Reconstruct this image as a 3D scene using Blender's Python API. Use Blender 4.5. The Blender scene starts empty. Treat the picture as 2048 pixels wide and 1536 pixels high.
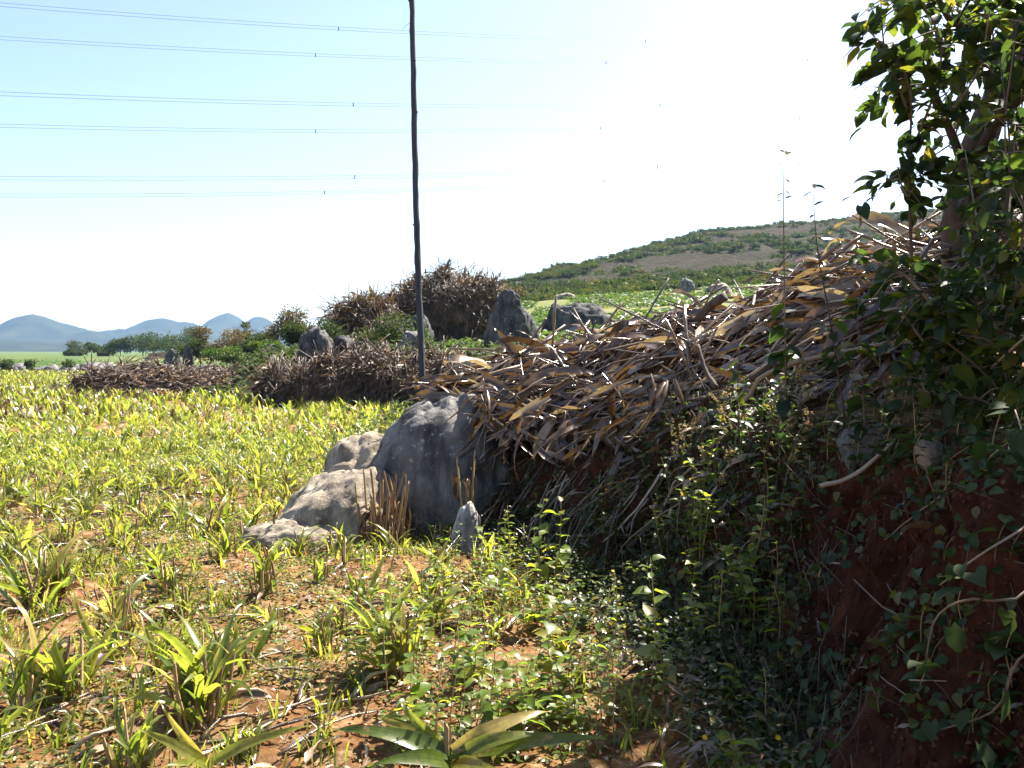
import bpy, math, random
import numpy as np
from mathutils import Matrix, Vector, Quaternion

R = random.Random(7)
NR = np.random.default_rng(7)
scene = bpy.context.scene
COL = scene.collection
rad = math.radians

# ------------------------------------------------------------------ camera
F = 1774.0                      # focal length in photograph pixels (2048 wide)
CAM_H = 1.5
PITCH = math.atan((768 - 705) / F)
cam_d = bpy.data.cameras.new('camera')
cam = bpy.data.objects.new('camera', cam_d)
COL.objects.link(cam)
cam.location = (0, 0, CAM_H)
cam.rotation_euler = (rad(90) - PITCH, 0, 0)
cam_d.sensor_width = 36.0
cam_d.lens = 36.0 * F / 2048
cam_d.clip_start = 0.05
cam_d.clip_end = 12000
scene.camera = cam

# ------------------------------------------------------------------ light
SUN_AZ = rad(46)     # to the right of the view direction
SUN_EL = rad(52)
sun_dir = Vector((math.sin(SUN_AZ) * math.cos(SUN_EL), math.cos(SUN_AZ) * math.cos(SUN_EL), math.sin(SUN_EL)))
sd = bpy.data.lights.new('sun', 'SUN')
sd.energy = 5.0
sd.angle = rad(0.5)
sd.color = (1.0, 0.94, 0.84)
sun = bpy.data.objects.new('sun', sd)
COL.objects.link(sun)
sun.rotation_euler = (-sun_dir).to_track_quat('-Z', 'Y').to_euler()
sun.location = (10, 10, 40)

world = bpy.data.worlds.new('World')
scene.world = world
world.use_nodes = True
wn = world.node_tree
wn.nodes.clear()
wo = wn.nodes.new('ShaderNodeOutputWorld')
bg = wn.nodes.new('ShaderNodeBackground')
sky = wn.nodes.new('ShaderNodeTexSky')
sky.sky_type = 'NISHITA'
sky.sun_disc = False
sky.sun_elevation = SUN_EL
sky.sun_rotation = SUN_AZ
sky.altitude = 1500
sky.air_density = 1.0
sky.dust_density = 5.0
sky.ozone_density = 1.0
bg.inputs['Strength'].default_value = 0.065
wn.links.new(sky.outputs[0], bg.inputs['Color'])
wn.links.new(bg.outputs[0], wo.inputs['Surface'])

vs = scene.view_settings
vs.view_transform = 'Standard'
vs.look = 'None'
vs.exposure = 2.2
vs.gamma = 1.0
vs.use_curve_mapping = False
cy = scene.cycles
cy.max_bounces = 8
cy.diffuse_bounces = 3
cy.glossy_bounces = 2
cy.transmission_bounces = 5
cy.volume_bounces = 1
cy.transparent_max_bounces = 4
cy.sample_clamp_indirect = 6
cy.use_denoising = True
try:
    cy.denoiser = 'OPENIMAGEDENOISE'
except Exception:
    pass


def P(px, py, d):
    """point on the ray of a photograph pixel at horizontal depth d (metres along +Y)"""
    cx, cyy = (px - 1024) / F, (768 - py) / F
    c, s = math.cos(PITCH), math.sin(PITCH)
    dy = c + s * cyy
    dz = -s + c * cyy
    k = d / dy
    return Vector((cx * k, d, CAM_H + dz * k))


# ------------------------------------------------------------------ noise
def _hash(ix, iy, iz, seed):
    h = (ix.astype(np.int64) * 374761393 + iy.astype(np.int64) * 668265263 + iz.astype(np.int64) * 2147483647 + seed * 1274126177) & 0xFFFFFFFF
    h = ((h ^ (h >> 13)) * 1274126177) & 0xFFFFFFFF
    h = (h ^ (h >> 16)) & 0xFFFFFFFF
    h = (h * 2246822519) & 0xFFFFFFFF
    h = h ^ (h >> 15)
    return (h & 0xFFFFFF) / float(0xFFFFFF)


def vnoise(x, y, z=0.0, seed=0):
    x = np.asarray(x, float); y = np.asarray(y, float); z = np.asarray(z, float) + np.zeros_like(x)
    ix, iy, iz = np.floor(x), np.floor(y), np.floor(z)
    fx, fy, fz = x - ix, y - iy, z - iz
    ix, iy, iz = ix.astype(np.int64), iy.astype(np.int64), iz.astype(np.int64)
    u = fx * fx * (3 - 2 * fx); v = fy * fy * (3 - 2 * fy); w = fz * fz * (3 - 2 * fz)
    r = 0
    for a in (0, 1):
        for b in (0, 1):
            for c in (0, 1):
                r = r + _hash(ix + a, iy + b, iz + c, seed) * (u if a else 1 - u) * (v if b else 1 - v) * (w if c else 1 - w)
    return r * 2 - 1


def fbm(x, y, z=0.0, oct=4, seed=0, gain=0.5):
    r = 0; a = 1.0; f = 1.0
    for i in range(oct):
        r = r + a * vnoise(np.asarray(x) * f + 17.3 * i, np.asarray(y) * f - 9.1 * i, np.asarray(z) * f + 3.7 * i, seed + i)
        a *= gain; f *= 2.03
    return r


def sstep(a, b, x):
    t = np.clip((np.asarray(x, float) - a) / (b - a), 0, 1)
    return t * t * (3 - 2 * t)


# ------------------------------------------------------------------ mesh helpers
def new_mesh(name, V, T, mat=None, tint=None, smooth=True):
    me = bpy.data.meshes.new(name)
    V = np.ascontiguousarray(V, dtype=np.float32); T = np.ascontiguousarray(T, dtype=np.int32)
    me.vertices.add(len(V)); me.vertices.foreach_set('co', V.ravel())
    me.loops.add(T.size); me.loops.foreach_set('vertex_index', T.ravel())
    me.polygons.add(len(T))
    me.polygons.foreach_set('loop_start', np.arange(0, T.size, 3, dtype=np.int32))
    if tint is not None:
        at = me.attributes.new('tint', 'FLOAT', 'POINT')
        at.data.foreach_set('value', np.ascontiguousarray(tint, dtype=np.float32))
    me.update(calc_edges=True)
    if smooth:
        me.polygons.foreach_set('use_smooth', np.ones(len(T), dtype=bool))
    if mat:
        me.materials.append(mat)
    return me


class Geo:
    def __init__(self):
        self.V = []; self.T = []; self.C = []; self.n = 0

    def add(self, V, T, tint=0.5):
        V = np.asarray(V, float).reshape(-1, 3); T = np.asarray(T, int).reshape(-1, 3)
        self.V.append(V); self.T.append(T + self.n)
        self.C.append(np.full(len(V), tint) if np.isscalar(tint) else np.asarray(tint, float))
        self.n += len(V)
        return self

    def inst(self, tpl, M, L, tint):
        """many copies of a template; M (N,3,3), L (N,3), tint (N,)"""
        tv, tt = tpl
        N = len(L)
        if N == 0:
            return self
        V = np.einsum('nij,vj->nvi', M, tv) + L[:, None, :]
        T = tt[None] + (np.arange(N) * len(tv))[:, None, None]
        self.V.append(V.reshape(-1, 3)); self.T.append(T.reshape(-1, 3) + self.n)
        self.C.append(np.repeat(tint, len(tv)))
        self.n += N * len(tv)
        return self

    def mesh(self, name, mat, smooth=True):
        return new_mesh(name, np.concatenate(self.V), np.concatenate(self.T), mat, np.concatenate(self.C), smooth)

    def build(self, name, mat, parent=None, smooth=True):
        return link(name, self.mesh(name, mat, smooth), parent)


def link(name, me, parent=None):
    o = bpy.data.objects.new(name, me)
    COL.objects.link(o)
    if parent is not None:
        o.parent = parent
    return o


def tag(o, label=None, cat=None, group=None, kind=None):
    if label: o['label'] = label
    if cat: o['category'] = cat
    if group: o['group'] = group
    if kind: o['kind'] = kind
    return o


def empty(name, loc, label, cat, group=None):
    o = bpy.data.objects.new(name, None)
    COL.objects.link(o)
    o.location = loc
    o.empty_display_size = 0.1
    return tag(o, label, cat, group)


def grid_tris(nu, nv, wrap=False):
    """rows nv of nu points"""
    i = np.arange(nv - 1)[:, None]; j = np.arange(nu if wrap else nu - 1)[None]
    a = i * nu + j; b = i * nu + (j + 1) % nu; c = a + nu; d = b + nu
    return np.concatenate([np.stack([a, b, d], -1).reshape(-1, 3), np.stack([a, d, c], -1).reshape(-1, 3)])


def frame(dirv, up):
    """3x3 with Y along dirv, Z near up"""
    y = Vector(dirv).normalized()
    x = y.cross(Vector(up))
    if x.length < 1e-4:
        x = y.cross(Vector((0.3, 0.9, 0.2)))
    x.normalize()
    z = x.cross(y)
    return Matrix((x, y, z)).transposed()


def frames(D, U):
    Y = D / np.linalg.norm(D, axis=1, keepdims=True)
    X = np.cross(Y, U); X /= np.maximum(np.linalg.norm(X, axis=1, keepdims=True), 1e-6)
    Z = np.cross(X, Y)
    return np.stack([X, Y, Z], -1)


def rand_dirs(n, zmin=-1, zmax=1):
    z = NR.uniform(zmin, zmax, n); a = NR.uniform(0, 2 * np.pi, n); r = np.sqrt(1 - z * z)
    return np.stack([r * np.cos(a), r * np.sin(a), z], -1)


def tube(pts, rads, seg=6, wob=0.0, seed=0, cap=True):
    pts = [Vector(p) for p in pts]
    n = len(pts)
    if np.isscalar(rads): rads = [rads] * n
    V = []
    up = Vector((0.31, 0.2, 0.93))
    rr = random.Random(seed)
    for i, p in enumerate(pts):
        t = (pts[min(i + 1, n - 1)] - pts[max(i - 1, 0)]).normalized()
        x = t.cross(up)
        if x.length < 0.05: x = t.cross(Vector((1, 0, 0)))
        x.normalize(); y = x.cross(t)
        up = -y if (-y).dot(up) > 0 else y
        y = t.cross(x)
        for k in range(seg):
            a = 2 * math.pi * k / seg
            r = rads[i] * (1 + wob * rr.uniform(-1, 1))
            V.append(p + x * math.cos(a) * r + y * math.sin(a) * r)
    T = grid_tris(seg, n, wrap=True)
    if cap:
        V += [pts[0], pts[-1]]
        c0, c1 = n * seg, n * seg + 1
        ex = []
        for k in range(seg):
            ex.append((c0, (k + 1) % seg, k)); ex.append((c1, (n - 1) * seg + k, (n - 1) * seg + (k + 1) % seg))
        T = np.concatenate([T, np.array(ex)])
    return np.array([tuple(v) for v in V]), T


def curve_pts(ctrl, n):
    """Catmull-Rom through control points"""
    c = [Vector(p) for p in ctrl]
    c = [c[0] * 2 - c[1]] + c + [c[-1] * 2 - c[-2]]
    out = []
    m = len(c) - 3
    for k in range(n):
        u = k / (n - 1) * m
        i = min(int(u), m - 1); t = u - i
        p0, p1, p2, p3 = c[i:i + 4]
        out.append(0.5 * ((2 * p1) + (p2 - p0) * t + (2 * p0 - 5 * p1 + 4 * p2 - p3) * t * t + (3 * p1 - p0 - 3 * p2 + p3) * t ** 3))
    return out


# leaf templates: base at the origin, growing along +Y, upper face +Z
def blade(L, W, e0, bend, fold=0.25, nseg=7, twist=0.0, wave=0.0, base=0.45, seed=0):
    rr = random.Random(seed)
    V = []
    p = np.zeros(3); ph = rr.uniform(0, 6)
    for i in range(nseg + 1):
        t = i / nseg
        ang = e0 - bend * (t ** 1.4)
        w = W * (base + (1 - base) * min(1, t / 0.3)) * max(0.02, (1 - t ** 1.7)) * 0.5
        tw = twist * t
        nrm = np.array([0, -math.sin(ang), math.cos(ang)])
        side = np.array([math.cos(tw), 0, 0]) + nrm * math.sin(tw)
        wv = wave * W * math.sin(ph + t * 11) * t
        V += [p - side * w + nrm * (fold * w + wv), p.copy(), p + side * w + nrm * (fold * w - wv)]
        p = p + np.array([wave * 0.04 * rr.uniform(-1, 1), math.cos(ang), math.sin(ang)]) * L / nseg
    return np.array(V), grid_tris(3, nseg + 1)


def broad(L, W, droop=0.6, fold=0.25, heart=0.0, nseg=6, curl=0.0, tooth=0.0):
    V = []
    p = np.zeros(3)
    for i in range(nseg + 1):
        t = i / nseg
        w = W * 0.5 * (math.sin(math.pi * min(1, (t + 0.04)) ** 0.72) ** 0.8) if t < 0.999 else 0.0
        if tooth and 0 < i < nseg:
            w *= 1 + tooth * (1 if i % 2 else -1)
        ang = 0.15 - droop * t
        nrm = np.array([0, -math.sin(ang), math.cos(ang)])
        back = -heart * L * 0.16 * (1 - t) ** 3 * (1 if i == 0 else 0)
        ww = w if i else W * 0.28 * (1 if heart else 0.15)
        V += [p + np.array([-ww, back, 0]) + nrm * (fold * ww + curl * ww * ww / W), p.copy(), p + np.array([ww, back, 0]) + nrm * (fold * ww + curl * ww * ww / W)]
        p = p + np.array([0, math.cos(ang), math.sin(ang)]) * L / nseg
    return np.array(V), grid_tris(3, nseg + 1)


def small_leaf():   # 4 triangles, folded
    V = np.array([[0, 0, 0], [-.32, .45, .1], [0, .5, 0], [.32, .45, .1], [0, 1, -.08]], float)
    return V, np.array([[0, 2, 1], [0, 3, 2], [1, 2, 4], [2, 3, 4]])


def stub_tpl(seg=6, taper=0.85):
    pts = [(0, 0, 0), (0.02, 0, .35), (0.01, 0.02, .7), (0.03, 0.01, 1.0)]
    V, T = tube(pts, [1, .95, .9, taper], seg)
    return V, T


# ------------------------------------------------------------------ materials
def mat_new(name):
    m = bpy.data.materials.new(name)
    m.use_nodes = True
    nt = m.node_tree
    nt.nodes.clear()
    out = nt.nodes.new('ShaderNodeOutputMaterial')
    return m, nt, out


def N(nt, kind, **kw):
    n = nt.nodes.new(kind)
    for k, v in kw.items():
        setattr(n, k, v)
    return n


def ramp(nt, fac, stops):
    r = N(nt, 'ShaderNodeValToRGB')
    e = r.color_ramp.elements
    while len(e) < len(stops): e.new(0.5)
    for i, (p, c) in enumerate(stops):
        e[i].position = p; e[i].color = (*c, 1)
    nt.links.new(fac, r.inputs['Fac'])
    return r.outputs['Color']


def noise_tex(nt, scale, detail=4, rough=0.55, coord='Object', vec=None, dist=0.0):
    t = N(nt, 'ShaderNodeTexNoise')
    t.inputs['Scale'].default_value = scale
    t.inputs['Detail'].default_value = detail
    t.inputs['Roughness'].default_value = rough
    t.inputs['Distortion'].default_value = dist
    if vec is None:
        tc = N(nt, 'ShaderNodeTexCoord')
        vec = tc.outputs[coord]
    nt.links.new(vec, t.inputs['Vector'])
    return t.outputs['Fac']


def mixc(nt, a, b, fac, blend='MIX'):
    m = N(nt, 'ShaderNodeMix', data_type='RGBA', blend_type=blend)
    for sock, v in ((m.inputs[0], fac), (m.inputs[6], a), (m.inputs[7], b)):
        if hasattr(v, 'is_output') or hasattr(v, 'links') and not isinstance(v, (tuple, float, int)):
            nt.links.new(v, sock)
        else:
            sock.default_value = v if isinstance(v, (float, int)) else (*v, 1)
    return m.outputs[2]


def leaf_mat(name, stops, trans_gain=1.6, trans=0.5, rough=0.4, spec=0.5, obj_random=True, spots=None, veins=None):
    """thin leaf: gloss + diffuse in front, translucent behind. stops = colour ramp over the random tint"""
    m, nt, out = mat_new(name)
    at = N(nt, 'ShaderNodeAttribute', attribute_name='tint')
    fac = at.outputs['Fac']
    if obj_random:
        oi = N(nt, 'ShaderNodeObjectInfo')
        ad = N(nt, 'ShaderNodeMath', operation='ADD')
        nt.links.new(fac, ad.inputs[0]); nt.links.new(oi.outputs['Random'], ad.inputs[1])
        fr = N(nt, 'ShaderNodeMath', operation='FRACT')
        nt.links.new(ad.outputs[0], fr.inputs[0])
        fac = fr.outputs[0]
    col = ramp(nt, fac, stops)
    nz = noise_tex(nt, 38, 3)
    dark = ramp(nt, nz, [(0.3, (0.72, 0.70, 0.62)), (0.7, (1.15, 1.12, 1.05))])
    col = mixc(nt, col, dark, 1.0, 'MULTIPLY')
    if veins:
        tcv = N(nt, 'ShaderNodeTexCoord'); mpv = N(nt, 'ShaderNodeMapping'); mpv.inputs['Scale'].default_value = veins
        nt.links.new(tcv.outputs['Object'], mpv.inputs['Vector'])
        col = mixc(nt, col, ramp(nt, noise_tex(nt, 1, 2, .5, vec=mpv.outputs[0]), [(.35, (.7, .74, .66)), (.65, (1.2, 1.16, 1.1))]), 1.0, 'MULTIPLY')
    if spots:
        sp = ramp(nt, noise_tex(nt, spots[0], 5, 0.7), [(0.60, (0, 0, 0)), (0.70, (1, 1, 1))])
        col = mixc(nt, col, spots[1], sp)
    pr = N(nt, 'ShaderNodeBsdfPrincipled')
    pr.inputs['Roughness'].default_value = rough
    pr.inputs['Specular IOR Level'].default_value = spec
    nt.links.new(col, pr.inputs['Base Color'])
    tr = N(nt, 'ShaderNodeBsdfTranslucent')
    tc = mixc(nt, col, (trans_gain, trans_gain * 1.0, trans_gain * 0.6), 1.0, 'MULTIPLY')
    nt.links.new(tc, tr.inputs['Color'])
    mx = N(nt, 'ShaderNodeMixShader')
    mx.inputs[0].default_value = trans
    nt.links.new(pr.outputs[0], mx.inputs[1]); nt.links.new(tr.outputs[0], mx.inputs[2])
    nt.links.new(mx.outputs[0], out.inputs['Surface'])
    return m


def solid_mat(name, stops, scale=8, rough=0.85, bump=0.3, bscale=30, spec=0.25, coord='Object', tint=False, detail=6, stretch=None, dist=0.0):
    m, nt, out = mat_new(name)
    tc = N(nt, 'ShaderNodeTexCoord')
    vec = tc.outputs[coord]
    if stretch:
        mp = N(nt, 'ShaderNodeMapping'); mp.inputs['Scale'].default_value = stretch
        nt.links.new(vec, mp.inputs['Vector']); vec = mp.outputs[0]
    f = noise_tex(nt, scale, detail, 0.6, vec=vec, dist=dist)
    if tint:
        at = N(nt, 'ShaderNodeAttribute', attribute_name='tint')
        oi = N(nt, 'ShaderNodeObjectInfo')
        a1 = N(nt, 'ShaderNodeMath', operation='ADD'); nt.links.new(at.outputs['Fac'], a1.inputs[0]); nt.links.new(oi.outputs['Random'], a1.inputs[1])
        fr = N(nt, 'ShaderNodeMath', operation='FRACT'); nt.links.new(a1.outputs[0], fr.inputs[0])
        mm = N(nt, 'ShaderNodeMath', operation='MULTIPLY_ADD')
        nt.links.new(fr.outputs[0], mm.inputs[0]); mm.inputs[1].default_value = 0.7
        sb = N(nt, 'ShaderNodeMath', operation='MULTIPLY'); nt.links.new(f, sb.inputs[0]); sb.inputs[1].default_value = 0.4
        nt.links.new(sb.outputs[0], mm.inputs[2])
        f = mm.outputs[0]
    col = ramp(nt, f, stops)
    pr = N(nt, 'ShaderNodeBsdfPrincipled')
    pr.inputs['Roughness'].default_value = rough
    pr.inputs['Specular IOR Level'].default_value = spec
    nt.links.new(col, pr.inputs['Base Color'])
    if bump:
        b = N(nt, 'ShaderNodeBump'); b.inputs['Strength'].default_value = bump; b.inputs['Distance'].default_value = 0.02
        nt.links.new(noise_tex(nt, bscale, 7, 0.65, vec=vec), b.inputs['Height'])
        nt.links.new(b.outputs[0], pr.inputs['Normal'])
    nt.links.new(pr.outputs[0], out.inputs['Surface'])
    return m


M = {}
# fresh corn regrowth, backlit yellow green
M['corn'] = leaf_mat('corn_leaf', [(0.0, (.075, .115, .022)), (0.35, (.115, .15, .027)), (0.7, (.16, .18, .034)), (0.92, (.22, .205, .045)), (1.0, (.34, .27, .11))], trans_gain=2.3, trans=0.52, rough=0.33, spec=0.55, spots=(11, (.26, .19, .10)), veins=(260, 3, 3))
M['weed'] = leaf_mat('weed_leaf', [(0.0, (.045, .08, .018)), (0.5, (.08, .115, .022)), (0.85, (.13, .15, .028)), (1.0, (.22, .18, .05))], trans_gain=2.3, trans=0.5, rough=0.42, spec=0.45)
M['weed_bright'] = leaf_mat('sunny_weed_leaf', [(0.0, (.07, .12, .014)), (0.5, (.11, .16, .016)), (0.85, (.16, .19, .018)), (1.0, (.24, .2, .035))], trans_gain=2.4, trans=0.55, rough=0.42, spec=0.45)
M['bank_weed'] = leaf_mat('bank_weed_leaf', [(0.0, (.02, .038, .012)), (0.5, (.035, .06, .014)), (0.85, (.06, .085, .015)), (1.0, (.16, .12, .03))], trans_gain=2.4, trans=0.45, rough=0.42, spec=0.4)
M['bean'] = leaf_mat('bean_leaf', [(0.0, (.025, .058, .014)), (0.5, (.045, .085, .016)), (0.8, (.075, .105, .02)), (1.0, (.17, .12, .045))], trans_gain=1.7, trans=0.42, rough=0.55, spec=0.25, obj_random=False)
M['broad'] = leaf_mat('broad_leaf', [(0.0, (.014, .028, .012)), (0.5, (.024, .045, .012)), (0.78, (.045, .07, .011)), (0.93, (.085, .105, .012)), (1.0, (.13, .11, .02))], trans_gain=2.7, trans=0.42, rough=0.48, spec=0.3, spots=(40, (.06, .04, .02)))
M['dark_shrub'] = leaf_mat('shrub_leaf', [(0.0, (.025, .042, .018)), (0.5, (.04, .06, .02)), (0.85, (.06, .075, .024)), (1.0, (.085, .08, .032))], trans_gain=1.6, trans=0.35, rough=0.65, spec=0.12, obj_random=False)
M['brown_shrub'] = leaf_mat('brown_shrub_leaf', [(0.0, (.045, .045, .022)), (0.5, (.08, .062, .032)), (1.0, (.13, .09, .05))], trans_gain=1.5, trans=0.4, rough=0.6, spec=0.3, obj_random=False)
M['dry_leaf'] = leaf_mat('dry_leaf', [(0.0, (.04, .021, .012)), (0.4, (.09, .051, .030)), (0.75, (.17, .11, .073)), (1.0, (.38, .29, .22))], trans_gain=1.3, trans=0.2, rough=0.27, spec=0.8)
M['straw'] = solid_mat('straw', [(0.0, (.030, .016, .009)), (0.35, (.07, .042, .023)), (0.65, (.15, .098, .058)), (0.85, (.30, .22, .145)), (1.0, (.46, .37, .27))], scale=6, rough=0.25, bump=0.25, bscale=40, spec=0.8, tint=True, stretch=(20, 3, 20))  # palest straw tones stand in for sun glints on the heap
M['straw_old'] = solid_mat('old_straw', [(0.0, (.025, .014, .009)), (0.4, (.06, .037, .022)), (0.75, (.12, .08, .05)), (1.0, (.24, .175, .12))], scale=6, rough=0.5, bump=0.25, bscale=40, spec=0.35, tint=True, stretch=(20, 3, 20))
M['dry_old'] = leaf_mat('old_dry_leaf', [(0.0, (.03, .016, .009)), (0.4, (.065, .036, .02)), (0.75, (.12, .072, .04)), (1.0, (.22, .15, .095))], trans_gain=1.3, trans=0.2, rough=0.5, spec=0.35)
M['stub'] = solid_mat('stubble', [(0.0, (.12, .065, .03)), (0.45, (.24, .15, .07)), (1.0, (.42, .30, .15))], scale=9, rough=0.55, bump=0.25, bscale=40, spec=0.4, tint=True, stretch=(12, 12, 2))
M['heap_core'] = solid_mat('heap_core', [(0.2, (.05, .03, .018)), (0.5, (.11, .068, .038)), (0.8, (.2, .13, .075))], scale=14, rough=0.9, bump=0.9, bscale=26, spec=0.1)
M['bark'] = solid_mat('bark', [(0.25, (.04, .028, .02)), (0.55, (.10, .075, .058)), (0.8, (.18, .145, .115))], scale=7, rough=0.9, bump=0.7, bscale=16, stretch=(3, 3, .5))
M['twig'] = solid_mat('twig', [(0.25, (.06, .04, .028)), (0.55, (.14, .10, .07)), (0.85, (.26, .20, .14))], scale=9, rough=0.8, bump=0.4, bscale=30, tint=True)
M['pole'] = solid_mat('pole_wood', [(0.3, (.024, .028, .036)), (0.55, (.045, .05, .06)), (0.8, (.08, .082, .09))], scale=5, rough=0.75, bump=0.5, bscale=14, stretch=(6, 6, .7))  # blue in the wood stands in for light fringing along the pole
M['wire'] = solid_mat('aluminium_wire', [(0, (.10, .105, .12)), (1, (.15, .155, .17))], scale=1, rough=0.5, bump=0, spec=0.4)
M['spacer'] = solid_mat('spacer_metal', [(0, (.08, .085, .09)), (1, (.14, .145, .15))], scale=1, rough=0.6, bump=0)
M['flower'] = leaf_mat('yellow_petal', [(0, (.75, .5, .02)), (1, (.85, .62, .03))], trans_gain=1.0, trans=0.4, rough=0.6, spec=0.2)
M['seed'] = leaf_mat('seed_head', [(0, (.22, .17, .09)), (1, (.42, .35, .22))], trans_gain=1.2, trans=0.4, rough=0.7, spec=0.2)


def rock_mat(name, base, dark, pale, scale=3.0):
    m, nt, out = mat_new(name)
    f1 = noise_tex(nt, scale, 8, 0.65, dist=0.4)
    col = ramp(nt, f1, [(0.3, dark), (0.5, base), (0.68, pale)])
    tc = N(nt, 'ShaderNodeTexCoord')
    mp = N(nt, 'ShaderNodeMapping'); mp.inputs['Scale'].default_value = (7, 7, 0.9)
    nt.links.new(tc.outputs['Object'], mp.inputs['Vector'])
    streak = ramp(nt, noise_tex(nt, 1.0, 5, 0.6, vec=mp.outputs[0]), [(0.42, (1, 1, 1)), (0.62, (.42, .42, .44))])
    col = mixc(nt, col, streak, 1.0, 'MULTIPLY')
    lich = ramp(nt, noise_tex(nt, scale * 6, 4, 0.7), [(0.6, (0, 0, 0)), (0.72, (1, 1, 1))])
    col = mixc(nt, col, (.42, .41, .37), lich)
    vo = N(nt, 'ShaderNodeTexVoronoi', feature='DISTANCE_TO_EDGE'); vo.inputs['Scale'].default_value = scale * 0.9
    wv = N(nt, 'ShaderNodeVectorMath', operation='ADD')
    nv = N(nt, 'ShaderNodeTexNoise'); nv.inputs['Scale'].default_value = scale * 0.8; nv.inputs['Detail'].default_value = 8
    nt.links.new(tc.outputs['Object'], nv.inputs['Vector'])
    nt.links.new(tc.outputs['Object'], wv.inputs[0]); nt.links.new(nv.outputs['Color'], wv.inputs[1])
    nt.links.new(wv.outputs[0], vo.inputs['Vector'])
    crack = ramp(nt, vo.outputs['Distance'], [(0.0, (0.25, .25, .25)), (0.035, (1, 1, 1))])
    col = mixc(nt, col, crack, 0.22, 'MULTIPLY')
    pr = N(nt, 'ShaderNodeBsdfPrincipled'); pr.inputs['Roughness'].default_value = 0.9; pr.inputs['Specular IOR Level'].default_value = 0.2
    nt.links.new(col, pr.inputs['Base Color'])
    b1 = N(nt, 'ShaderNodeBump'); b1.inputs['Strength'].default_value = 0.6; b1.inputs['Distance'].default_value = 0.03
    nt.links.new(noise_tex(nt, scale * 7, 9, 0.7), b1.inputs['Height'])
    b2 = N(nt, 'ShaderNodeBump'); b2.inputs['Strength'].default_value = 0.25; b2.inputs['Distance'].default_value = 0.03
    nt.links.new(crack, b2.inputs['Height']); nt.links.new(b1.outputs[0], b2.inputs['Normal'])
    nt.links.new(b2.outputs[0], pr.inputs['Normal'])
    nt.links.new(pr.outputs[0], out.inputs['Surface'])
    return m


M['rock'] = rock_mat('limestone', (.165, .155, .145), (.085, .08, .077), (.28, .265, .245))
M['rock_backlit'] = rock_mat('backlit_limestone', (.075, .072, .07), (.035, .034, .035), (.14, .13, .12))  # limestone darkened so its colour carries the shade of backlit rocks
M['rock_tan'] = rock_mat('weathered_limestone', (.32, .265, .195), (.17, .14, .105), (.44, .38, .29), 5.0)
M['rock_pale'] = rock_mat('pale_limestone', (.42, .39, .35), (.25, .23, .21), (.55, .52, .48), 5.0)

# ------------------------------------------------------------------ terrain shape
EDGE = np.array([(4.5, -6), (2.5, 0), (1.78, 2.0), (1.45, 3.2), (1.32, 4.5), (0.98, 5.8), (0.5, 6.9), (-0.25, 8.2), (-0.65, 9.5), (-0.7, 13), (-1.1, 19), (-1.3, 22), (-1.9, 24.2),
                 (-5.0, 26.6), (-9, 30), (-12, 38), (-14.5, 50), (-19, 70), (-30, 90), (-70, 112), (-400, 180), (-3000, 500)], float)


def edge_s(x, y):
    """signed distance to the terrace edge, positive on the terrace"""
    x = np.asarray(x, float); y = np.asarray(y, float)
    best = np.full(x.shape, 1e9); sgn = np.ones(x.shape)
    for (ax, ay), (bx, by) in zip(EDGE[:-1], EDGE[1:]):
        dx, dy = bx - ax, by - ay
        L2 = dx * dx + dy * dy
        t = np.clip(((x - ax) * dx + (y - ay) * dy) / L2, 0, 1)
        ex, ey = x - ax - t * dx, y - ay - t * dy
        d = np.hypot(ex, ey)
        cr = dx * ey - dy * ex
        m = d < best
        best = np.where(m, d, best); sgn = np.where(m, np.where(cr < 0, 1.0, -1.0), sgn)
    return best * sgn


CT = np.array([(3.5, 0, 1.2), (2.2, 2, 1.15), (1.8, 3.5, 1.17), (4, 3, 1.4), (1.2, 6, 1.1), (3, 6, 1.35), (6, 6, 1.6), (9, 4, 1.7), (0, 9, 1.12), (3, 10, 1.3), (8, 12, 1.8),
               (1, 22, 1.44), (-2, 22, 1.42), (-1, 15, 1.25), (6, 20, 2.0), (14, 22, 2.8), (-2.5, 35, 1.85), (-5, 35, 1.75), (4, 35, 2.6), (12, 35, 3.8), (24, 35, 4.5), (9, 70, 6.0), (17, 68, 6.3), (30, 70, 7.5),
               (0, 70, 5.2), (-9, 70, 2.7), (-15, 70, 1.8), (-25, 80, 1.2), (-9, 45, 1.8), (-12, 45, 1.5), (20, 50, 5.0), (-60, 115, 1.0), (0, 105, 6), (40, 105, 8), (80, 70, 9), (-30, 120, 1.5)], float)


def _tps_fit(c):
    n = len(c)
    d = np.hypot(c[:, None, 0] - c[None, :, 0], c[:, None, 1] - c[None, :, 1])
    K = np.where(d > 0, d * d * np.log(np.maximum(d, 1e-9)), 0) + np.eye(n) * 0.3
    Pm = np.c_[np.ones(n), c[:, :2]]
    A = np.zeros((n + 3, n + 3)); A[:n, :n] = K; A[:n, n:] = Pm; A[n:, :n] = Pm.T
    return np.linalg.solve(A, np.r_[c[:, 2], 0, 0, 0])


_w = _tps_fit(CT)


def terr(x, y):
    x = np.asarray(x, float); y = np.asarray(y, float)
    r = np.hypot(x, y); k = np.minimum(1, 115 / np.maximum(r, 1e-6))   # beyond 115 m keep the value at 115 m
    x, y = x * k, np.maximum(y * k, -4)
    x = np.clip(x, -70, 90)
    z = _w[-3] + _w[-2] * x + _w[-1] * y
    for (cx, cyy, _), w in zip(CT, _w):
        d2 = (x - cx) ** 2 + (y - cyy) ** 2
        z = z + w * 0.5 * d2 * np.log(np.maximum(d2, 1e-12))
    return np.clip(z, 0.9, 9)


def low(x, y):
    r = np.hypot(x, y)
    return 0.65 * sstep(35, 150, r) + 2.0 * sstep(200, 1500, r)


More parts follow.
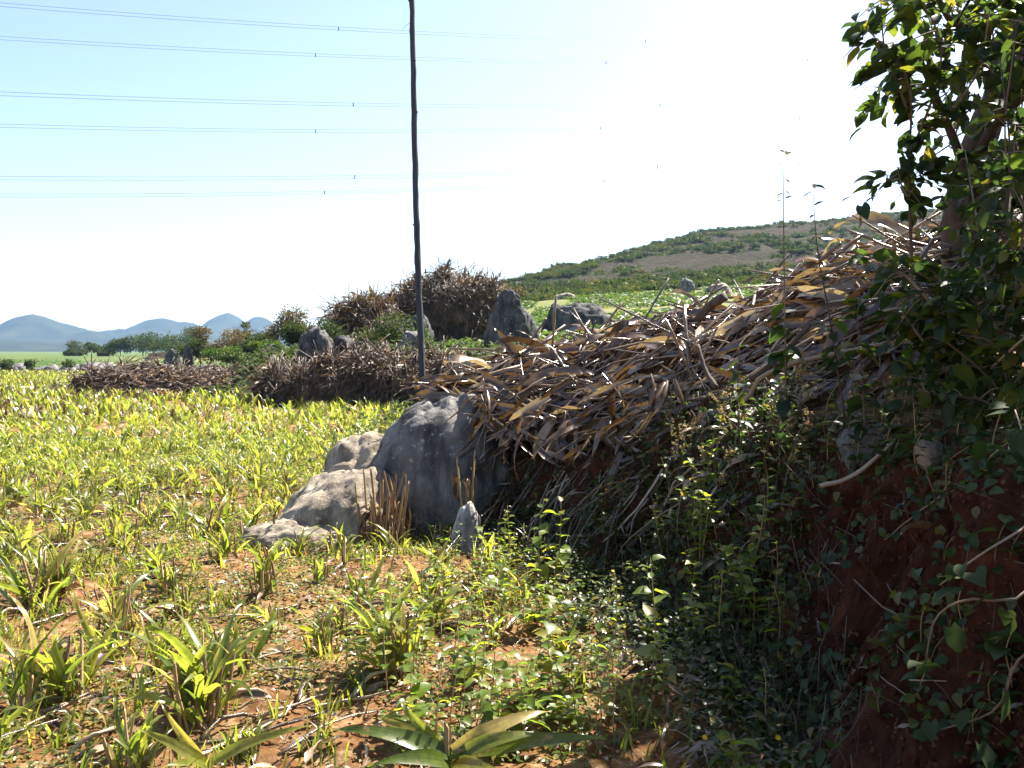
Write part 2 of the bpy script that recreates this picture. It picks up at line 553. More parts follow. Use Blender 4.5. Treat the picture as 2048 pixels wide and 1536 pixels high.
def ground_z(x, y, fine=True):
    x = np.asarray(x, float); y = np.asarray(y, float)
    s = edge_s(x, y)
    r = np.hypot(x, y)
    w = np.interp(r, [0, 6, 9, 25, 80], [0.36, 0.45, 0.6, 1.0, 3.0])
    s2 = s + 0.10 * fbm(x * 2.3, y * 2.3, 0, 3, 5) * np.minimum(1, 9 / np.maximum(r, 1))
    k = sstep(0, 1, (s2 + w) / (2 * w))
    lo = low(x, y)
    z = lo + (terr(x, y) - lo) * k * (1 - sstep(300, 600, r))
    if fine:
        z = z + (0.035 * fbm(x * 1.3, y * 1.3, 0, 3, 11) + 0.018 * fbm(x * 6, y * 6, 0, 3, 12) + 0.010 * fbm(x * 19, y * 19, 0, 2, 13)) * np.clip(40 / np.maximum(r, 1), 0, 1)
    return z


def gz(x, y):
    return float(ground_z(np.array([x]), np.array([y]))[0])


def on_ground(px, py, it=40):
    """where a pixel's ray meets the ground"""
    a = P(px, py, 1.0) - Vector((0, 0, CAM_H))
    ds = np.geomspace(1.2, 400, 1500)
    xs, ys, zs = a.x * ds, a.y * ds, CAM_H + a.z * ds
    hit = np.nonzero(zs < ground_z(xs, ys))[0]
    i = hit[0] if len(hit) else len(ds) - 1
    return Vector((xs[i], ys[i], zs[i]))


# ------------------------------------------------------------------ ground sheet
def ground_material():
    m, nt, out = mat_new('red_soil')
    geo = N(nt, 'ShaderNodeNewGeometry')
    pos = geo.outputs['Position']
    n1 = noise_tex(nt, 2.2, 8, 0.7, vec=pos)
    soil = ramp(nt, n1, [(0.25, (.075, .034, .013)), (0.5, (.155, .080, .032)), (0.75, (.25, .15, .07))])
    n2 = noise_tex(nt, 45, 5, 0.75, vec=pos)
    soil = mixc(nt, soil, ramp(nt, n2, [(0.3, (.6, .55, .5)), (0.7, (1.25, 1.2, 1.15))]), 1.0, 'MULTIPLY')
    # trampled straw and dead leaf litter
    lit = ramp(nt, noise_tex(nt, 9, 7, 0.75, vec=pos), [(0.48, (0, 0, 0)), (0.66, (1, 1, 1))])
    soil = mixc(nt, soil, (.30, .21, .12), lit)
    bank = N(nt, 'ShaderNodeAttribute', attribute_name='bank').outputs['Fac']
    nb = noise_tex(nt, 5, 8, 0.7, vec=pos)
    red = ramp(nt, nb, [(0.28, (.024, .009, .005)), (0.5, (.062, .021, .011)), (0.72, (.13, .05, .026))])  # red soil darkened past its own tone to deepen the bank's shade
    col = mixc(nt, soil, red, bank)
    far = N(nt, 'ShaderNodeAttribute', attribute_name='far').outputs['Fac']
    grass = ramp(nt, noise_tex(nt, .35, 8, 0.7, vec=pos), [(0.3, (.09, .10, .03)), (0.5, (.15, .15, .05)), (0.7, (.24, .18, .085))])
    col = mixc(nt, col, grass, far)
    crop = N(nt, 'ShaderNodeAttribute', attribute_name='crop').outputs['Fac']
    cg = ramp(nt, noise_tex(nt, .5, 8, 0.75, vec=pos), [(0.35, (.035, .07, .02)), (0.55, (.06, .09, .026)), (0.72, (.13, .09, .045))])
    col = mixc(nt, col, cg, crop)
    pr = N(nt, 'ShaderNodeBsdfPrincipled'); pr.inputs['Roughness'].default_value = 0.95; pr.inputs['Specular IOR Level'].default_value = 0.1
    nt.links.new(col, pr.inputs['Base Color'])
    b = N(nt, 'ShaderNodeBump'); b.inputs['Strength'].default_value = 0.9; b.inputs['Distance'].default_value = 0.025
    nt.links.new(noise_tex(nt, 28, 9, 0.75, vec=pos), b.inputs['Height'])
    nt.links.new(b.outputs[0], pr.inputs['Normal'])
    nt.links.new(pr.outputs[0], out.inputs['Surface'])
    return m


def build_ground():
    th = np.concatenate([np.linspace(-180, -42, 40)[:-1], np.linspace(-42, 2, 150)[:-1], np.linspace(2, 42, 250)[:-1], np.linspace(42, 180, 44)])
    th = np.radians(th)
    rr = np.concatenate([[0.02], np.geomspace(0.5, 2.2, 14)[:-1], np.geomspace(2.2, 9.5, 270)[:-1], np.geomspace(9.5, 90, 120)[:-1], np.geomspace(90, 2900, 50)])
    TH, RR = np.meshgrid(th, rr)
    x, y = RR * np.sin(TH), RR * np.cos(TH)
    z = ground_z(x, y)
    s = edge_s(x, y)
    w = np.interp(RR, [0, 6, 9, 25, 80], [0.36, 0.45, 0.6, 1.0, 3.0])
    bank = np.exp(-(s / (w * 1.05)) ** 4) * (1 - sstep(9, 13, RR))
    # gouged, crumbling face: push it in and out
    near = bank * (RR < 14)
    g = 0.08 * fbm(x * 5 + y * 5, x * 5 - y * 5, z * 1.6, 4, 31) + 0.035 * fbm(x * 16, y * 16, z * 9, 3, 35) + 0.05 * np.abs(fbm((x * .3 + y) * 11, (x * .3 + y) * 3, z * 3.0, 3, 39)) + .02 * fbm(x * 38, y * 38, z * 30, 2, 41)
    x = x - g * 0.9 * near; y = y - g * 0.5 * near
    z = z + 0.03 * near * fbm(x * 9, y * 9, z * 9, 3, 37)
    V = np.stack([x, y, z], -1).reshape(-1, 3)
    global BANKP
    BANKP = V[((near > .45) & (RR < 8) & (np.abs(TH) < .65)).ravel()]
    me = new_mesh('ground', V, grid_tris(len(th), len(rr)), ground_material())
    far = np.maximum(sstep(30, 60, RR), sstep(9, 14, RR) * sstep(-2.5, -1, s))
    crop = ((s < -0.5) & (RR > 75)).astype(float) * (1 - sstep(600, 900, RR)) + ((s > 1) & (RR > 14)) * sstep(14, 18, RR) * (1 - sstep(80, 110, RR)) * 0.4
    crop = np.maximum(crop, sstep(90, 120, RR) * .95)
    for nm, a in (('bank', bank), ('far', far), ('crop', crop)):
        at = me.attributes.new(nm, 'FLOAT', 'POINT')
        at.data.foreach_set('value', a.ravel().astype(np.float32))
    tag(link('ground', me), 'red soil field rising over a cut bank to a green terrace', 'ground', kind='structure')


build_ground()

# ------------------------------------------------------------------ hillside and mountains
HR = [(300, 712, 100), (500, 700, 105), (640, 688, 110), (780, 655, 120), (900, 612, 140), (1010, 570, 160), (1100, 540, 180), (1250, 510, 210), (1300, 492, 220), (1400, 466, 235), (1560, 450, 250), (1700, 436, 262), (1800, 427, 270), (2048, 412, 285), (2400, 400, 300), (3000, 420, 310), (3800, 470, 310)]


def hill_surface(tx, v):
    """tx = tangent of the bearing, v 0 foot .. 1 ridge .. 1.6 behind"""
    px = np.array([1024 + t for t in (np.array([h[0] for h in HR]) - 1024)], float)
    tk = (px - 1024) / F
    rd = np.interp(tx, tk, [h[2] for h in HR])
    ry = np.interp(tx, tk, [h[1] for h in HR])
    rz = CAM_H + rd * (705 - ry) / F
    fd = np.interp(tx, [-0.41, -.2, 0, .2, .6, 1.6], [92, 88, 76, 74, 76, 80])
    fz = ground_z(tx * fd, fd, False) - 0.6
    d = fd + (rd - fd) * v
    vv = np.clip(v, 0, 1)
    h = 0.18 * vv + 0.82 * (vv ** 1.25)
    # terraces: treads and risers
    H = np.maximum(rz - fz, 0)
    x = tx * d
    wob = 0.9 * fbm(x * 0.02, d * 0.03, 0, 3, 51)
    nst = 6
    q = (h * nst + wob * 0.5)
    st = (np.floor(q) + sstep(0.62, 0.98, q - np.floor(q)) - wob * 0.5) / nst
    env = np.clip(vv * (1 - vv) * 5, 0, 1)
    h = h * (1 - .75 * env) + st * .75 * env
    z = fz + H * h
    z = np.where(v > 1, z - (v - 1) ** 1.5 * H * 0.9, z)
    z = z + (0.5 * fbm(x * .12, d * .12, 0, 4, 53) * np.clip(vv * 4, 0, 1))
    return x, d, z


def build_hill():
    tx = np.linspace(-0.41, 1.5, 300); v = np.concatenate([np.linspace(0, 1, 120), np.linspace(1.03, 1.9, 16)])
    TX, VV = np.meshgrid(tx, v)
    x, d, z = hill_surface(TX.ravel(), VV.ravel())
    m, nt, out = mat_new('hill_scrub')
    pos = N(nt, 'ShaderNodeNewGeometry')
    p = pos.outputs['Position']
    mp = N(nt, 'ShaderNodeMapping'); mp.inputs['Scale'].default_value = (.18, .18, 6.0); nt.links.new(p, mp.inputs['Vector'])
    f = noise_tex(nt, .09, 8, 0.65, vec=mp.outputs[0])
    col = ramp(nt, f, [(0.36, (.012, .017, .010)), (0.44, (.022, .024, .014)), (0.49, (.05, .038, .023)), (0.53, (.028, .022, .017)), (0.57, (.06, .042, .028)), (0.63, (.022, .024, .014))])
    f2 = noise_tex(nt, .9, 6, 0.7, vec=p)
    col = mixc(nt, col, ramp(nt, f2, [(0.35, (.45, .5, .42)), (0.6, (1.1, 1.1, 1.1))]), 1.0, 'MULTIPLY')
    sx = N(nt, 'ShaderNodeSeparateXYZ'); nt.links.new(pos.outputs['True Normal'], sx.inputs[0])
    steep = ramp(nt, sx.outputs['Z'], [(0.82, (1, 1, 1)), (0.95, (0, 0, 0))])
    col = mixc(nt, col, (.05, .045, .032), steep)
    pr = N(nt, 'ShaderNodeBsdfPrincipled'); pr.inputs['Roughness'].default_value = 1; pr.inputs['Specular IOR Level'].default_value = 0.05
    nt.links.new(col, pr.inputs['Base Color'])
    b = N(nt, 'ShaderNodeBump'); b.inputs['Strength'].default_value = 1; b.inputs['Distance'].default_value = 0.8
    nt.links.new(f2, b.inputs['Height']); nt.links.new(b.outputs[0], pr.inputs['Normal'])
    nt.links.new(pr.outputs[0], out.inputs['Surface'])
    me = new_mesh('hillside', np.stack([x, d, z], -1), grid_tris(len(tx), len(v)), m)
    tag(link('hillside', me), 'terraced brown hillside with scrub rising beyond the green field', 'hill', kind='structure')


build_hill()


def build_mountains():
    domes = [(-150, 640, 1850, 110), (-40, 650, 1800, 70), (20, 645, 1900, 60), (78, 628, 1800, 62), (140, 642, 1850, 45), (185, 660, 1750, 40), (235, 652, 2150, 50), (312, 631, 2050, 48), (370, 643, 2100, 50),
             (455, 622, 2250, 46), (518, 625, 2250, 36), (570, 655, 2200, 40), (650, 668, 2300, 50), (760, 680, 2300, 90), (110, 676, 1500, 110), (330, 668, 1700, 90), (0, 690, 1350, 140), (220, 698, 1350, 120), (-260, 660, 1700, 120), (480, 680, 1800, 90), (900, 690, 2300, 120)]
    xs = np.linspace(-2000, 250, 320); ys = np.linspace(1050, 2560, 190)
    X, Y = np.meshgrid(xs, ys)
    Z = np.zeros_like(X)
    for px, py, d, wpx in domes:
        c = P(px, py, d); w = wpx / F * d * 1.45
        h = c.z - 2
        Z = np.maximum(Z, 0) + 0
        dz = h * np.exp(-(((X - c.x) / w) ** 2 + ((Y - d) / (w * 1.6)) ** 2) * 0.85)
        k = 8.0
        Z = np.log(np.exp(np.clip(Z / k, -50, 50)) + np.exp(np.clip(dz / k, -50, 50)) - 1) * k
    rg = 46 * np.exp(-((Y - 2050 - 120 * fbm(X * .002, X * 0, 0, 2, 64)) / 330) ** 2) * (1 - sstep(-700, 100, X))
    Z = np.log(np.exp(Z / 9) + np.exp(rg / 9) - 1) * 9
    Z = Z + (9.0 * fbm(X * .009, Y * .007, 0, 4, 61) - 8.0 * np.abs(fbm(X * .012, Y * .006, 0, 3, 66)) + 1.2 * fbm(X * .05, Y * .05, 0, 3, 67)) * np.clip(Z / 35, 0, 1) + 1.0
    m = solid_mat('mountain_forest', [(0.3, (.010, .014, .011)), (0.5, (.018, .023, .015)), (0.7, (.035, .036, .022))], scale=0.02, rough=1, bump=0, spec=0.03)
    me = new_mesh('mountains', np.stack([X, Y, Z], -1).reshape(-1, 3), grid_tris(len(xs), len(ys)), m)
    tag(link('mountains', me), 'rounded blue karst mountains fading in haze beyond the plain', 'mountains', kind='structure')


build_mountains()


# ------------------------------------------------------------------ rocks
def rock_mesh(name, mat, sx, sy, sz, seed, rough=0.22, shape=None, nu=56, nv=36, sink=0.25, ridge=0.12, fine=.035):
    u = np.linspace(0, 2 * np.pi, nu, endpoint=False); v = np.linspace(0.0, 1.0, nv)
    U, Vv = np.meshgrid(u, v)
    ph = Vv * np.pi
    # squarish super-ellipsoid
    def se(c, e): return np.sign(c) * np.abs(c) ** e
    cx = np.sin(ph) ** 0.8 * se(np.cos(U), 0.85); cyy = np.sin(ph) ** 0.8 * se(np.sin(U), 0.85); cz = -np.cos(ph)
    d = 1 + rough * fbm(cx * 1.3, cyy * 1.3, cz * 1.3, 3, seed) + ridge * (np.abs(fbm(cx * 2.6, cyy * 2.6, cz * 3.2, 3, seed + 9)) - 0.35) + fine * fbm(cx * 9, cyy * 9, cz * 9, 3, seed + 5)
    x, y, z = cx * d, cyy * d, cz * d
    if shape: x, y, z = shape(x, y, z)
    z = (z + 1 - sink) / (2 - sink)
    V = np.stack([x * sx, y * sy, z * sz], -1).reshape(-1, 3)
    return new_mesh(name, V, grid_tris(nu, nv, wrap=True)[:, ::-1][:, ::-1], mat)


def rock(name, px0, px1, ptop, d, base_z, mat, seed, label, cat='rock', group=None, depth=0.9, rotz=0, **kw):
    a, b = P(px0, ptop, d), P(px1, ptop, d)
    w = (b.x - a.x) / 2
    h = a.z - base_z
    o = link(name, rock_mesh(name, mat, w * 0.97, w * depth, h, seed, **kw))
    o.location = ((a.x + b.x) / 2, d, base_z)
    o.rotation_euler = (0, 0, rotz)
    tag(o, label, cat, group)
    return o


def sh_boulder(x, y, z):
    k = (z + 1) / 2
    return x * (1.05 - 0.25 * k ** 1.6) + 0.20 * k, y * (1 - 0.15 * k), z


def sh_stand(x, y, z):
    k = np.clip((z + 1) / 2, 0, 1)
    return x * (1.0 - 0.38 * k ** 3) + 0.05 * k, y * (1 - 0.4 * k ** 2), z


def sh_flat(x, y, z):
    return x, y, z + 0.45 * np.exp(-((x + 0.75) / 0.22) ** 2) * (z > 0) - 0.25 * (x > 0.6) * (z > 0)


b0 = P(852, 1070, 7.7)
rock('boulder', 705, 1025, 785, 7.85, -0.10, M['rock'], 3, 'big grey limestone boulder propping up the end of the dry stalk heap', depth=0.85, shape=sh_boulder, nu=96, nv=64, sink=0.5, ridge=0.09, rough=.11, fine=.018)
rock('boulder', 535, 780, 940, 7.35, -0.08, M['rock_tan'], 14, 'sunlit weathered tan rock lobe low beside the big grey boulder', depth=1.0, nu=80, nv=50, sink=0.8, rotz=0.15, rough=.12, ridge=.07, shape=lambda x, y, z: (x + 0.30 * z, y, z + 0.16 * x * np.clip(z + .5, 0, 1)))
rock('boulder', 632, 830, 878, 7.95, -0.08, M['rock_tan'], 23, 'square shouldered grey rock between sunlit tan rock and big boulder', depth=0.9, nu=72, nv=46, sink=0.7, rotz=0.2, rough=.14, ridge=.08)
rock('rock', 482, 700, 1040, 6.95, -0.05, M['rock_tan'], 37, 'low pale tan rock tongue at the foot of the sunlit rock', depth=0.6, nu=64, nv=40, sink=0.9, rough=.15, ridge=.08)
rock('rock', 893, 968, 1006, 6.75, -0.05, M['rock_pale'], 41, 'small rounded pale stone in shade at the boulder foot', depth=0.9, sink=1.0, rough=.05, ridge=.02, shape=lambda x, y, z: (x + .15 * z, y, z - .25 * np.abs(x - .1)))
rock('standing_stone', 968, 1072, 582, 22.0, gz(0.0, 22) - 0.15, M['rock_backlit'], 52, 'tall pointed grey standing stone on the green terrace', depth=0.7, shape=sh_stand, nu=72, nv=54, sink=0.5, rough=0.16)
rock('rock', 1086, 1236, 612, 34, gz(2.6, 34) - 0.3, M['rock_backlit'], 61, 'long low saddle-shaped grey rock in the green terrace field', depth=0.35, shape=sh_flat, sink=0.8, rough=0.14)
rock('rock', 598, 664, 656, 27.0, 0.9, M['rock_backlit'], 71, 'dark craggy rock with mossy top above the long stalk heap', depth=1.0, rough=0.3)
rock('rock', 652, 722, 674, 27.6, 1.0, M['rock_backlit'], 78, 'lower dark craggy rock joined beside the mossy-topped crag', depth=1.0, rough=0.3)
rock('standing_stone', 527, 560, 690, 33, 0.9, M['rock_tan'], 83, 'small upright stone lit along its right edge among green shrubs', depth=0.7, shape=sh_stand, rough=0.14)
rock('standing_stone', 364, 388, 694, 46, 0.7, M['rock_backlit'], 87, 'narrow dark upright stone at the left end of the shrubs', depth=0.8, shape=sh_stand, rough=0.14)
rock('rock', 806, 862, 632, 30, 1.5, M['rock_backlit'], 91, 'grey upright rock standing just behind the wooden pole', depth=0.8, rough=0.28)
rock('rock', 800, 850, 662, 27, 1.3, M['rock'], 95, 'small broken grey rock behind the foot of the wooden pole', depth=0.8, rough=0.3)
rock('rock', 790, 990, 628, 36.5, 1.6, M['rock'], 98, 'dark rock base under the tallest stalk heap', depth=0.6, rough=0.2, sink=0.6)
rock('rock', 1356, 1388, 558, 68, 5.8, M['rock'], 102, 'dark rounded rock at the far edge of the green field', depth=0.8)
rock('rock', 1412, 1462, 568, 62, 5.2, M['rock_tan'], 107, 'brown-topped slanting rock at the far edge of the green field', depth=0.8)
rock('rock', 1110, 1152, 586, 70, 5.3, M['rock_tan'], 109, 'pale flat rock below the scrub at the hill foot', depth=0.6)
rock('rock', 326, 364, 697, 78, 0.2, M['rock_backlit'], 112, 'dark pyramid-shaped rock in the far green strip', depth=0.8, shape=sh_stand)
# bank stones
rb = on_ground(1735, 900)
o = link('rock', rock_mesh('rock', M['rock'], 0.20, 0.12, 0.26, 121, rough=0.2))
o.location = rb + Vector((0.02, 0.03, -0.13)); o.rotation_euler = (0.2, 0.55, 0.3); tag(o, 'grey slab of rock sticking out of the red bank', 'rock')
rb = on_ground(1868, 900)
o = link('rock', rock_mesh('rock', M['rock_tan'], 0.06, 0.05, 0.11, 135, rough=0.12, ridge=.05))
o.location = rb + Vector((0, 0, -0.06)); o.rotation_euler = (0, -0.4, 0.3); tag(o, 'small whitish stone stuck in the red bank', 'rock')


# low wall of clods and stones across the far end of the field
def stone_wall():
    w = empty('stone_wall', (-38, 62, 0.1), 'low dark stone wall across the far end of the maize field', 'wall')
    meshes = [rock_mesh('stone', M['rock'], 1, 1, 1, 200 + i * 7, rough=0.3, nu=14, nv=9) for i in range(6)]
    for i in range(85):
        px = -20 + 440 * (i / 84) + R.uniform(-4, 4)
        d = 62 - 6 * (i / 84) + R.uniform(-1, 1)
        x = (px - 1024) / F * d
        z = gz(x, d)
        o = link('stone', meshes[i % 6], w)
        s = R.uniform(.22, .5) * (1.5 if R.random() < .12 else 1)
        o.location = (x + 38, d - 62, z - 0.1 - 0.1)
        o.scale = (s * R.uniform(.9, 1.5), s, s * R.uniform(.9, 1.6)); o.rotation_euler = (R.uniform(-.3, .3), R.uniform(-.3, .3), R.uniform(0, 6))


stone_wall()

# ------------------------------------------------------------------ dry stalk heaps
STALK = []
for i in range(6):
    rr = random.Random(300 + i)
    pts = []
    n = 9
    b1, b2 = rr.uniform(-.05, .05), rr.uniform(-.05, .05)
    for k in range(n):
        t = k / (n - 1)
        pts.append((b1 * math.sin(math.pi * t) + rr.uniform(-.006, .006), t - 0.5, b2 * math.sin(math.pi * t * 1.3) + rr.uniform(-.006, .006)))
    if i % 2:
        kk = rr.randint(3, 6); ka = rr.uniform(.35, 1.0); kd = rr.choice((-1, 1))
        c0 = pts[kk]
        pts = [p if k <= kk else (c0[0] + (p[0] - c0[0]) + kd * math.sin(ka) * (p[1] - c0[1]), c0[1] + math.cos(ka) * (p[1] - c0[1]), p[2] - .3 * (p[1] - c0[1])) for k, p in enumerate(pts)]
    rs = [0.012 * (1.05 - 0.45 * k / (n - 1)) * (1.14 if k % 2 else 0.94) for k in range(n)]
    STALK.append(tube(pts, rs, 5))
STALK_ME = [new_mesh('stalk', v, t, M['straw'], np.full(len(v), (i * .37) % 1)) for i, (v, t) in enumerate(STALK)]
DRY = []
for i in range(10):
    rr = random.Random(400 + i)
    DRY.append(blade(0.55, rr.uniform(.035, .06) * (2.1 if i % 3 == 0 else 1), rr.uniform(.1, .5), rr.uniform(.6, 2.2), fold=rr.uniform(.2, .9), nseg=8, twist=rr.uniform(-2.2, 2.2), wave=rr.uniform(.1, .5), base=.5, seed=i))
DRY_ME = [new_mesh('dry_leaf', v, t, M['dry_leaf'], np.full(len(v), (i * .29) % 1)) for i, (v, t) in enumerate(DRY)]

STALK_OLD = [new_mesh('stalk', v, t, M['straw_old'], np.full(len(v), (i * .37) % 1)) for i, (v, t) in enumerate(STALK)]
DRY_OLD = [new_mesh('dry_leaf', v, t, M['dry_old'], np.full(len(v), (i * .29) % 1)) for i, (v, t) in enumerate(DRY)]


def m4(rot3, loc, scl=(1, 1, 1)):
    return Matrix.Translation(loc) @ rot3.to_4x4() @ Matrix.Diagonal((*scl, 1))


def heap(name, surf, sgrid, label, n_stalk, n_leaf, n_mass, flow, L=(0.7, 1.6), core_noise=0.06, leafscale=1.0, thick=1.0, group=None, front=(0.0, 1.1), stuff_leaf=1, mass_t0=.05, hump=0.0, old=True):
    """surf(s,t)->xyz arrays, t 0 front foot, 1 ridge, 2 back foot; flow(s,t)->(along,down) main stalk direction"""
    ns, ntt = sgrid
    surf0 = surf
    def surf(s_, t_):
        q = surf0(s_, t_)
        if hump:
            k = np.sin(np.pi * np.clip(np.asarray(t_) / 2, 0, 1))[:, None]
            q = q + k * hump * np.stack([.4 * fbm(q[:, 0] * 2.2, q[:, 1] * 2.2, q[:, 2] * 2.2, 3, 171), -.6 * np.abs(fbm(q[:, 0] * 2.0, q[:, 1] * 2.0, q[:, 2] * 2.6, 3, 172)), .5 * fbm(q[:, 0] * 2.4, q[:, 1] * 2.4, 0 * q[:, 2], 3, 173)], -1)
        return q
    s = np.linspace(0, 1, ns); t = np.linspace(0, 2, ntt)
    S, Tt = np.meshgrid(s, t)
    V = surf(S.ravel(), Tt.ravel())
    V = V + core_noise * np.stack([fbm(V[:, 0] * 3 / leafscale, V[:, 1] * 3 / leafscale, V[:, 2] * 3 / leafscale, 3, 71 + k) for k in range(3)], -1)
    c = V.mean(0)
    root = empty(name, (c[0], c[1], V[:, 2].min()), label, 'stalk heap', group)
    SM, DM, ms, md = (STALK_OLD, DRY_OLD, 'straw_old', 'dry_old') if old else (STALK_ME, DRY_ME, 'straw', 'dry_leaf')
    base = np.array(root.location)
    core = link('core', new_mesh('core', V - base, grid_tris(ns, ntt), M['heap_core']), root)

    def sample(n, t0, t1):
        ss = NR.uniform(0.0, 1, n); tt = NR.uniform(t0, t1, n)
        p = surf(ss, tt); e = 1e-3
        ds = surf(np.clip(ss + e, 0, 1), tt) - surf(np.clip(ss - e, 0, 1), tt)
        dt = surf(ss, np.clip(tt + e, 0, 2)) - surf(ss, np.clip(tt - e, 0, 2))
        ds /= np.linalg.norm(ds, axis=1, keepdims=True) + 1e-9; dt /= np.linalg.norm(dt, axis=1, keepdims=True) + 1e-9
        nn = np.cross(ds, dt); nn /= np.linalg.norm(nn, axis=1, keepdims=True) + 1e-9
        nn *= np.sign(nn[:, 2:3] + 1e-9)
        fl = flow(ss, tt)
        a = fl[0][:, None] + NR.normal(0, .5, (n, 1)); b = fl[1][:, None] + NR.normal(0, .5, (n, 1))
        D = ds * a + dt * b + nn * NR.normal(.03, .16, (n, 1)); D /= np.linalg.norm(D, axis=1, keepdims=True)
        return p, D, nn

    p, D, nn = sample(n_stalk, front[0] + .12, front[1] + 0.35)
    for i in range(n_stalk):
        l = R.uniform(*L); th = thick * R.uniform(.7, 1.25)
        o = link('stalk', SM[i % 6], root)
        o.matrix_local = m4(frame(D[i], nn[i]), Vector(p[i] + nn[i] * R.uniform(.0, .09) * leafscale - base), (th, l, th))
    p, D, nn = sample(n_leaf, front[0], front[1] + 0.2)
    for i in range(n_leaf):
        l = leafscale * R.uniform(.55, 1.3)
        o = link('dry_leaf', DM[i % 10], root)
        o.matrix_local = m4(frame(D[i], nn[i] + np.array([R.uniform(-.6, .6), R.uniform(-.6, .6), 0])), Vector(p[i] + nn[i] * R.uniform(.0, .08) * leafscale - base), (l * R.uniform(.8, 1.3), l, l))
    g1, g2 = Geo(), Geo()
    p, D, nn = sample(n_mass, mass_t0, 1.9)
    off = NR.uniform(-.04, .08, (n_mass, 1)) * leafscale
    l = NR.uniform(L[0] * .5, L[1] * .9, n_mass)
    Mx = frames(D, nn) * np.stack([np.full(n_mass, thick * .8), l, np.full(n_mass, thick * .8)], -1)[:, None, :]
    for k in range(6):
        q = slice(k, None, 6)
        g1.inst(STALK[k], Mx[q], (p + nn * off - base)[q], NR.uniform(0, 1, len(l[q])))
    g1.build('stalk_mass', M[ms], root)['kind'] = 'stuff'
    n2 = int(n_mass * 1.0 * stuff_leaf)
    p, D, nn = sample(n2, mass_t0 * .6, 1.9)
    l = NR.uniform(.4, 1.1, n2) * leafscale
    Mx = frames(D, nn + rand_dirs(n2) * .7) * (l[:, None] * np.ones((1, 3)))[:, None, :]
    for k in range(10):
        q = slice(k, None, 10)
        g2.inst(DRY[k], Mx[q], (p + nn * NR.uniform(-.03, .07, (n2, 1)) * leafscale - base)[q], NR.uniform(0, 1, len(l[q])))
    g2.build('leaf_mass', M[md], root)['kind'] = 'stuff'
    return root


def loft(front, ridge, back, bulge=0.25):
    f, r, b = (np.array([tuple(v) for v in q]) for q in (front, ridge, back))

    def crv(q, s):
        u = np.linspace(0, 1, len(q))
        return np.stack([np.interp(s, u, q[:, k]) for k in range(3)], -1)

    def surf(s, t):
        s = np.asarray(s, float); t = np.asarray(t, float)
        A, B, C = crv(f, s), crv(r, s), crv(b, s)
        t1 = np.clip(t, 0, 1)[:, None]; t2 = np.clip(t - 1, 0, 1)[:, None]
        q = A + (B - A) * t1
        lift = np.sin(np.pi * t1) * bulge * (B[:, 2:3] - A[:, 2:3])
        q = q + lift * np.array([[-.25, -.45, .85]])
        q2 = B + (C - B) * t2 + np.sin(np.pi * t2) * np.array([[0, 0, .18]]) * (B[:, 2:3] - C[:, 2:3])
        q = np.where((t <= 1)[:, None], q, q2)
        return q + 0.05 * np.stack([fbm(q[:, 0] * 1.5, q[:, 1] * 1.5, q[:, 2] * 1.5, 2, 81 + k) for k in range(3)], -1) * min(4, max(1, np.ptp(f[:, 0]) / 3))
    return surf


# main heap on the bank
fr = [P(905, 830, 7.7), P(1000, 862, 7.4), P(1130, 880, 6.95), P(1290, 880, 6.35), P(1450, 870, 5.6), P(1610, 850, 5.0), P(1760, 800, 4.7), P(1930, 740, 4.5), P(2150, 700, 4.5)]
rd = [P(925, 765, 8.4), P(1040, 728, 8.35), P(1180, 704, 8.2), P(1330, 676, 7.9), P(1460, 640, 7.2), P(1620, 575, 6.7), P(1760, 515, 6.3), P(1880, 485, 6.1), P(2100, 470, 6.0)]
bk = [Vector((p.x + .35, p.y + 1.5, gz(p.x + .35, p.y + 1.5) - .05)) for p in rd]
main_heap = heap('stalk_heap', loft(fr, rd, bk, .14), (110, 60), 'large sunlit heap of dry maize stalks and husks on the red bank', 300, 300, 1800,
                 lambda s, t: (np.full_like(s, -1.0), np.where(s > .55, -.05, -.22)), L=(0.35, 1.35), leafscale=1.0, front=(.15, 1.1), mass_t0=.12, hump=.18, old=False)

# long dark heap below the terrace
fr = [P(520, 806, 24.6), P(580, 815, 24.0), P(660, 818, 23.4), P(740, 818, 22.8), P(820, 815, 22.2), P(900, 812, 21.6), P(1000, 800, 21.2)]
rd = [P(532, 782, 25.5), P(580, 760, 25.2), P(650, 740, 24.8), P(720, 728, 24.3), P(790, 722, 23.8), P(870, 726, 23.2), P(1000, 738, 22.8)]
bk = [Vector((p.x + .3, p.y + 1.3, p.z - .5)) for p in rd]
heap('stalk_heap', loft(fr, rd, bk, .30), (90, 40), 'long dark heap of dry stalks behind the wooden pole, below the terrace', 150, 120, 2600,
     lambda s, t: (np.full_like(s, -.6), np.where(t > .8, -.3, -.9)), L=(0.6, 2.0), core_noise=.16, leafscale=1.1, thick=1.1, hump=.5)

# low scattered heap further left
fr = [P(150, 794, 30), P(240, 800, 29.4), P(330, 796, 29.6), P(420, 790, 30), P(510, 786, 30.4), P(560, 782, 30.5)]
rd = [P(168, 764, 31), P(235, 750, 31.3), P(320, 752, 31.5), P(400, 756, 31.6), P(470, 764, 32), P(560, 770, 32)]
bk = [Vector((p.x + .2, p.y + 1.6, .02)) for p in rd]
heap('stalk_heap', loft(fr, rd, bk, .35), (80, 36), 'low scattered heap of brown dry stalks lying in the open field', 120, 100, 1500,
     lambda s, t: (np.full_like(s, -1), np.full_like(s, -.3)), L=(0.6, 2.0), core_noise=.2, leafscale=1.2, thick=1.3, hump=.5)
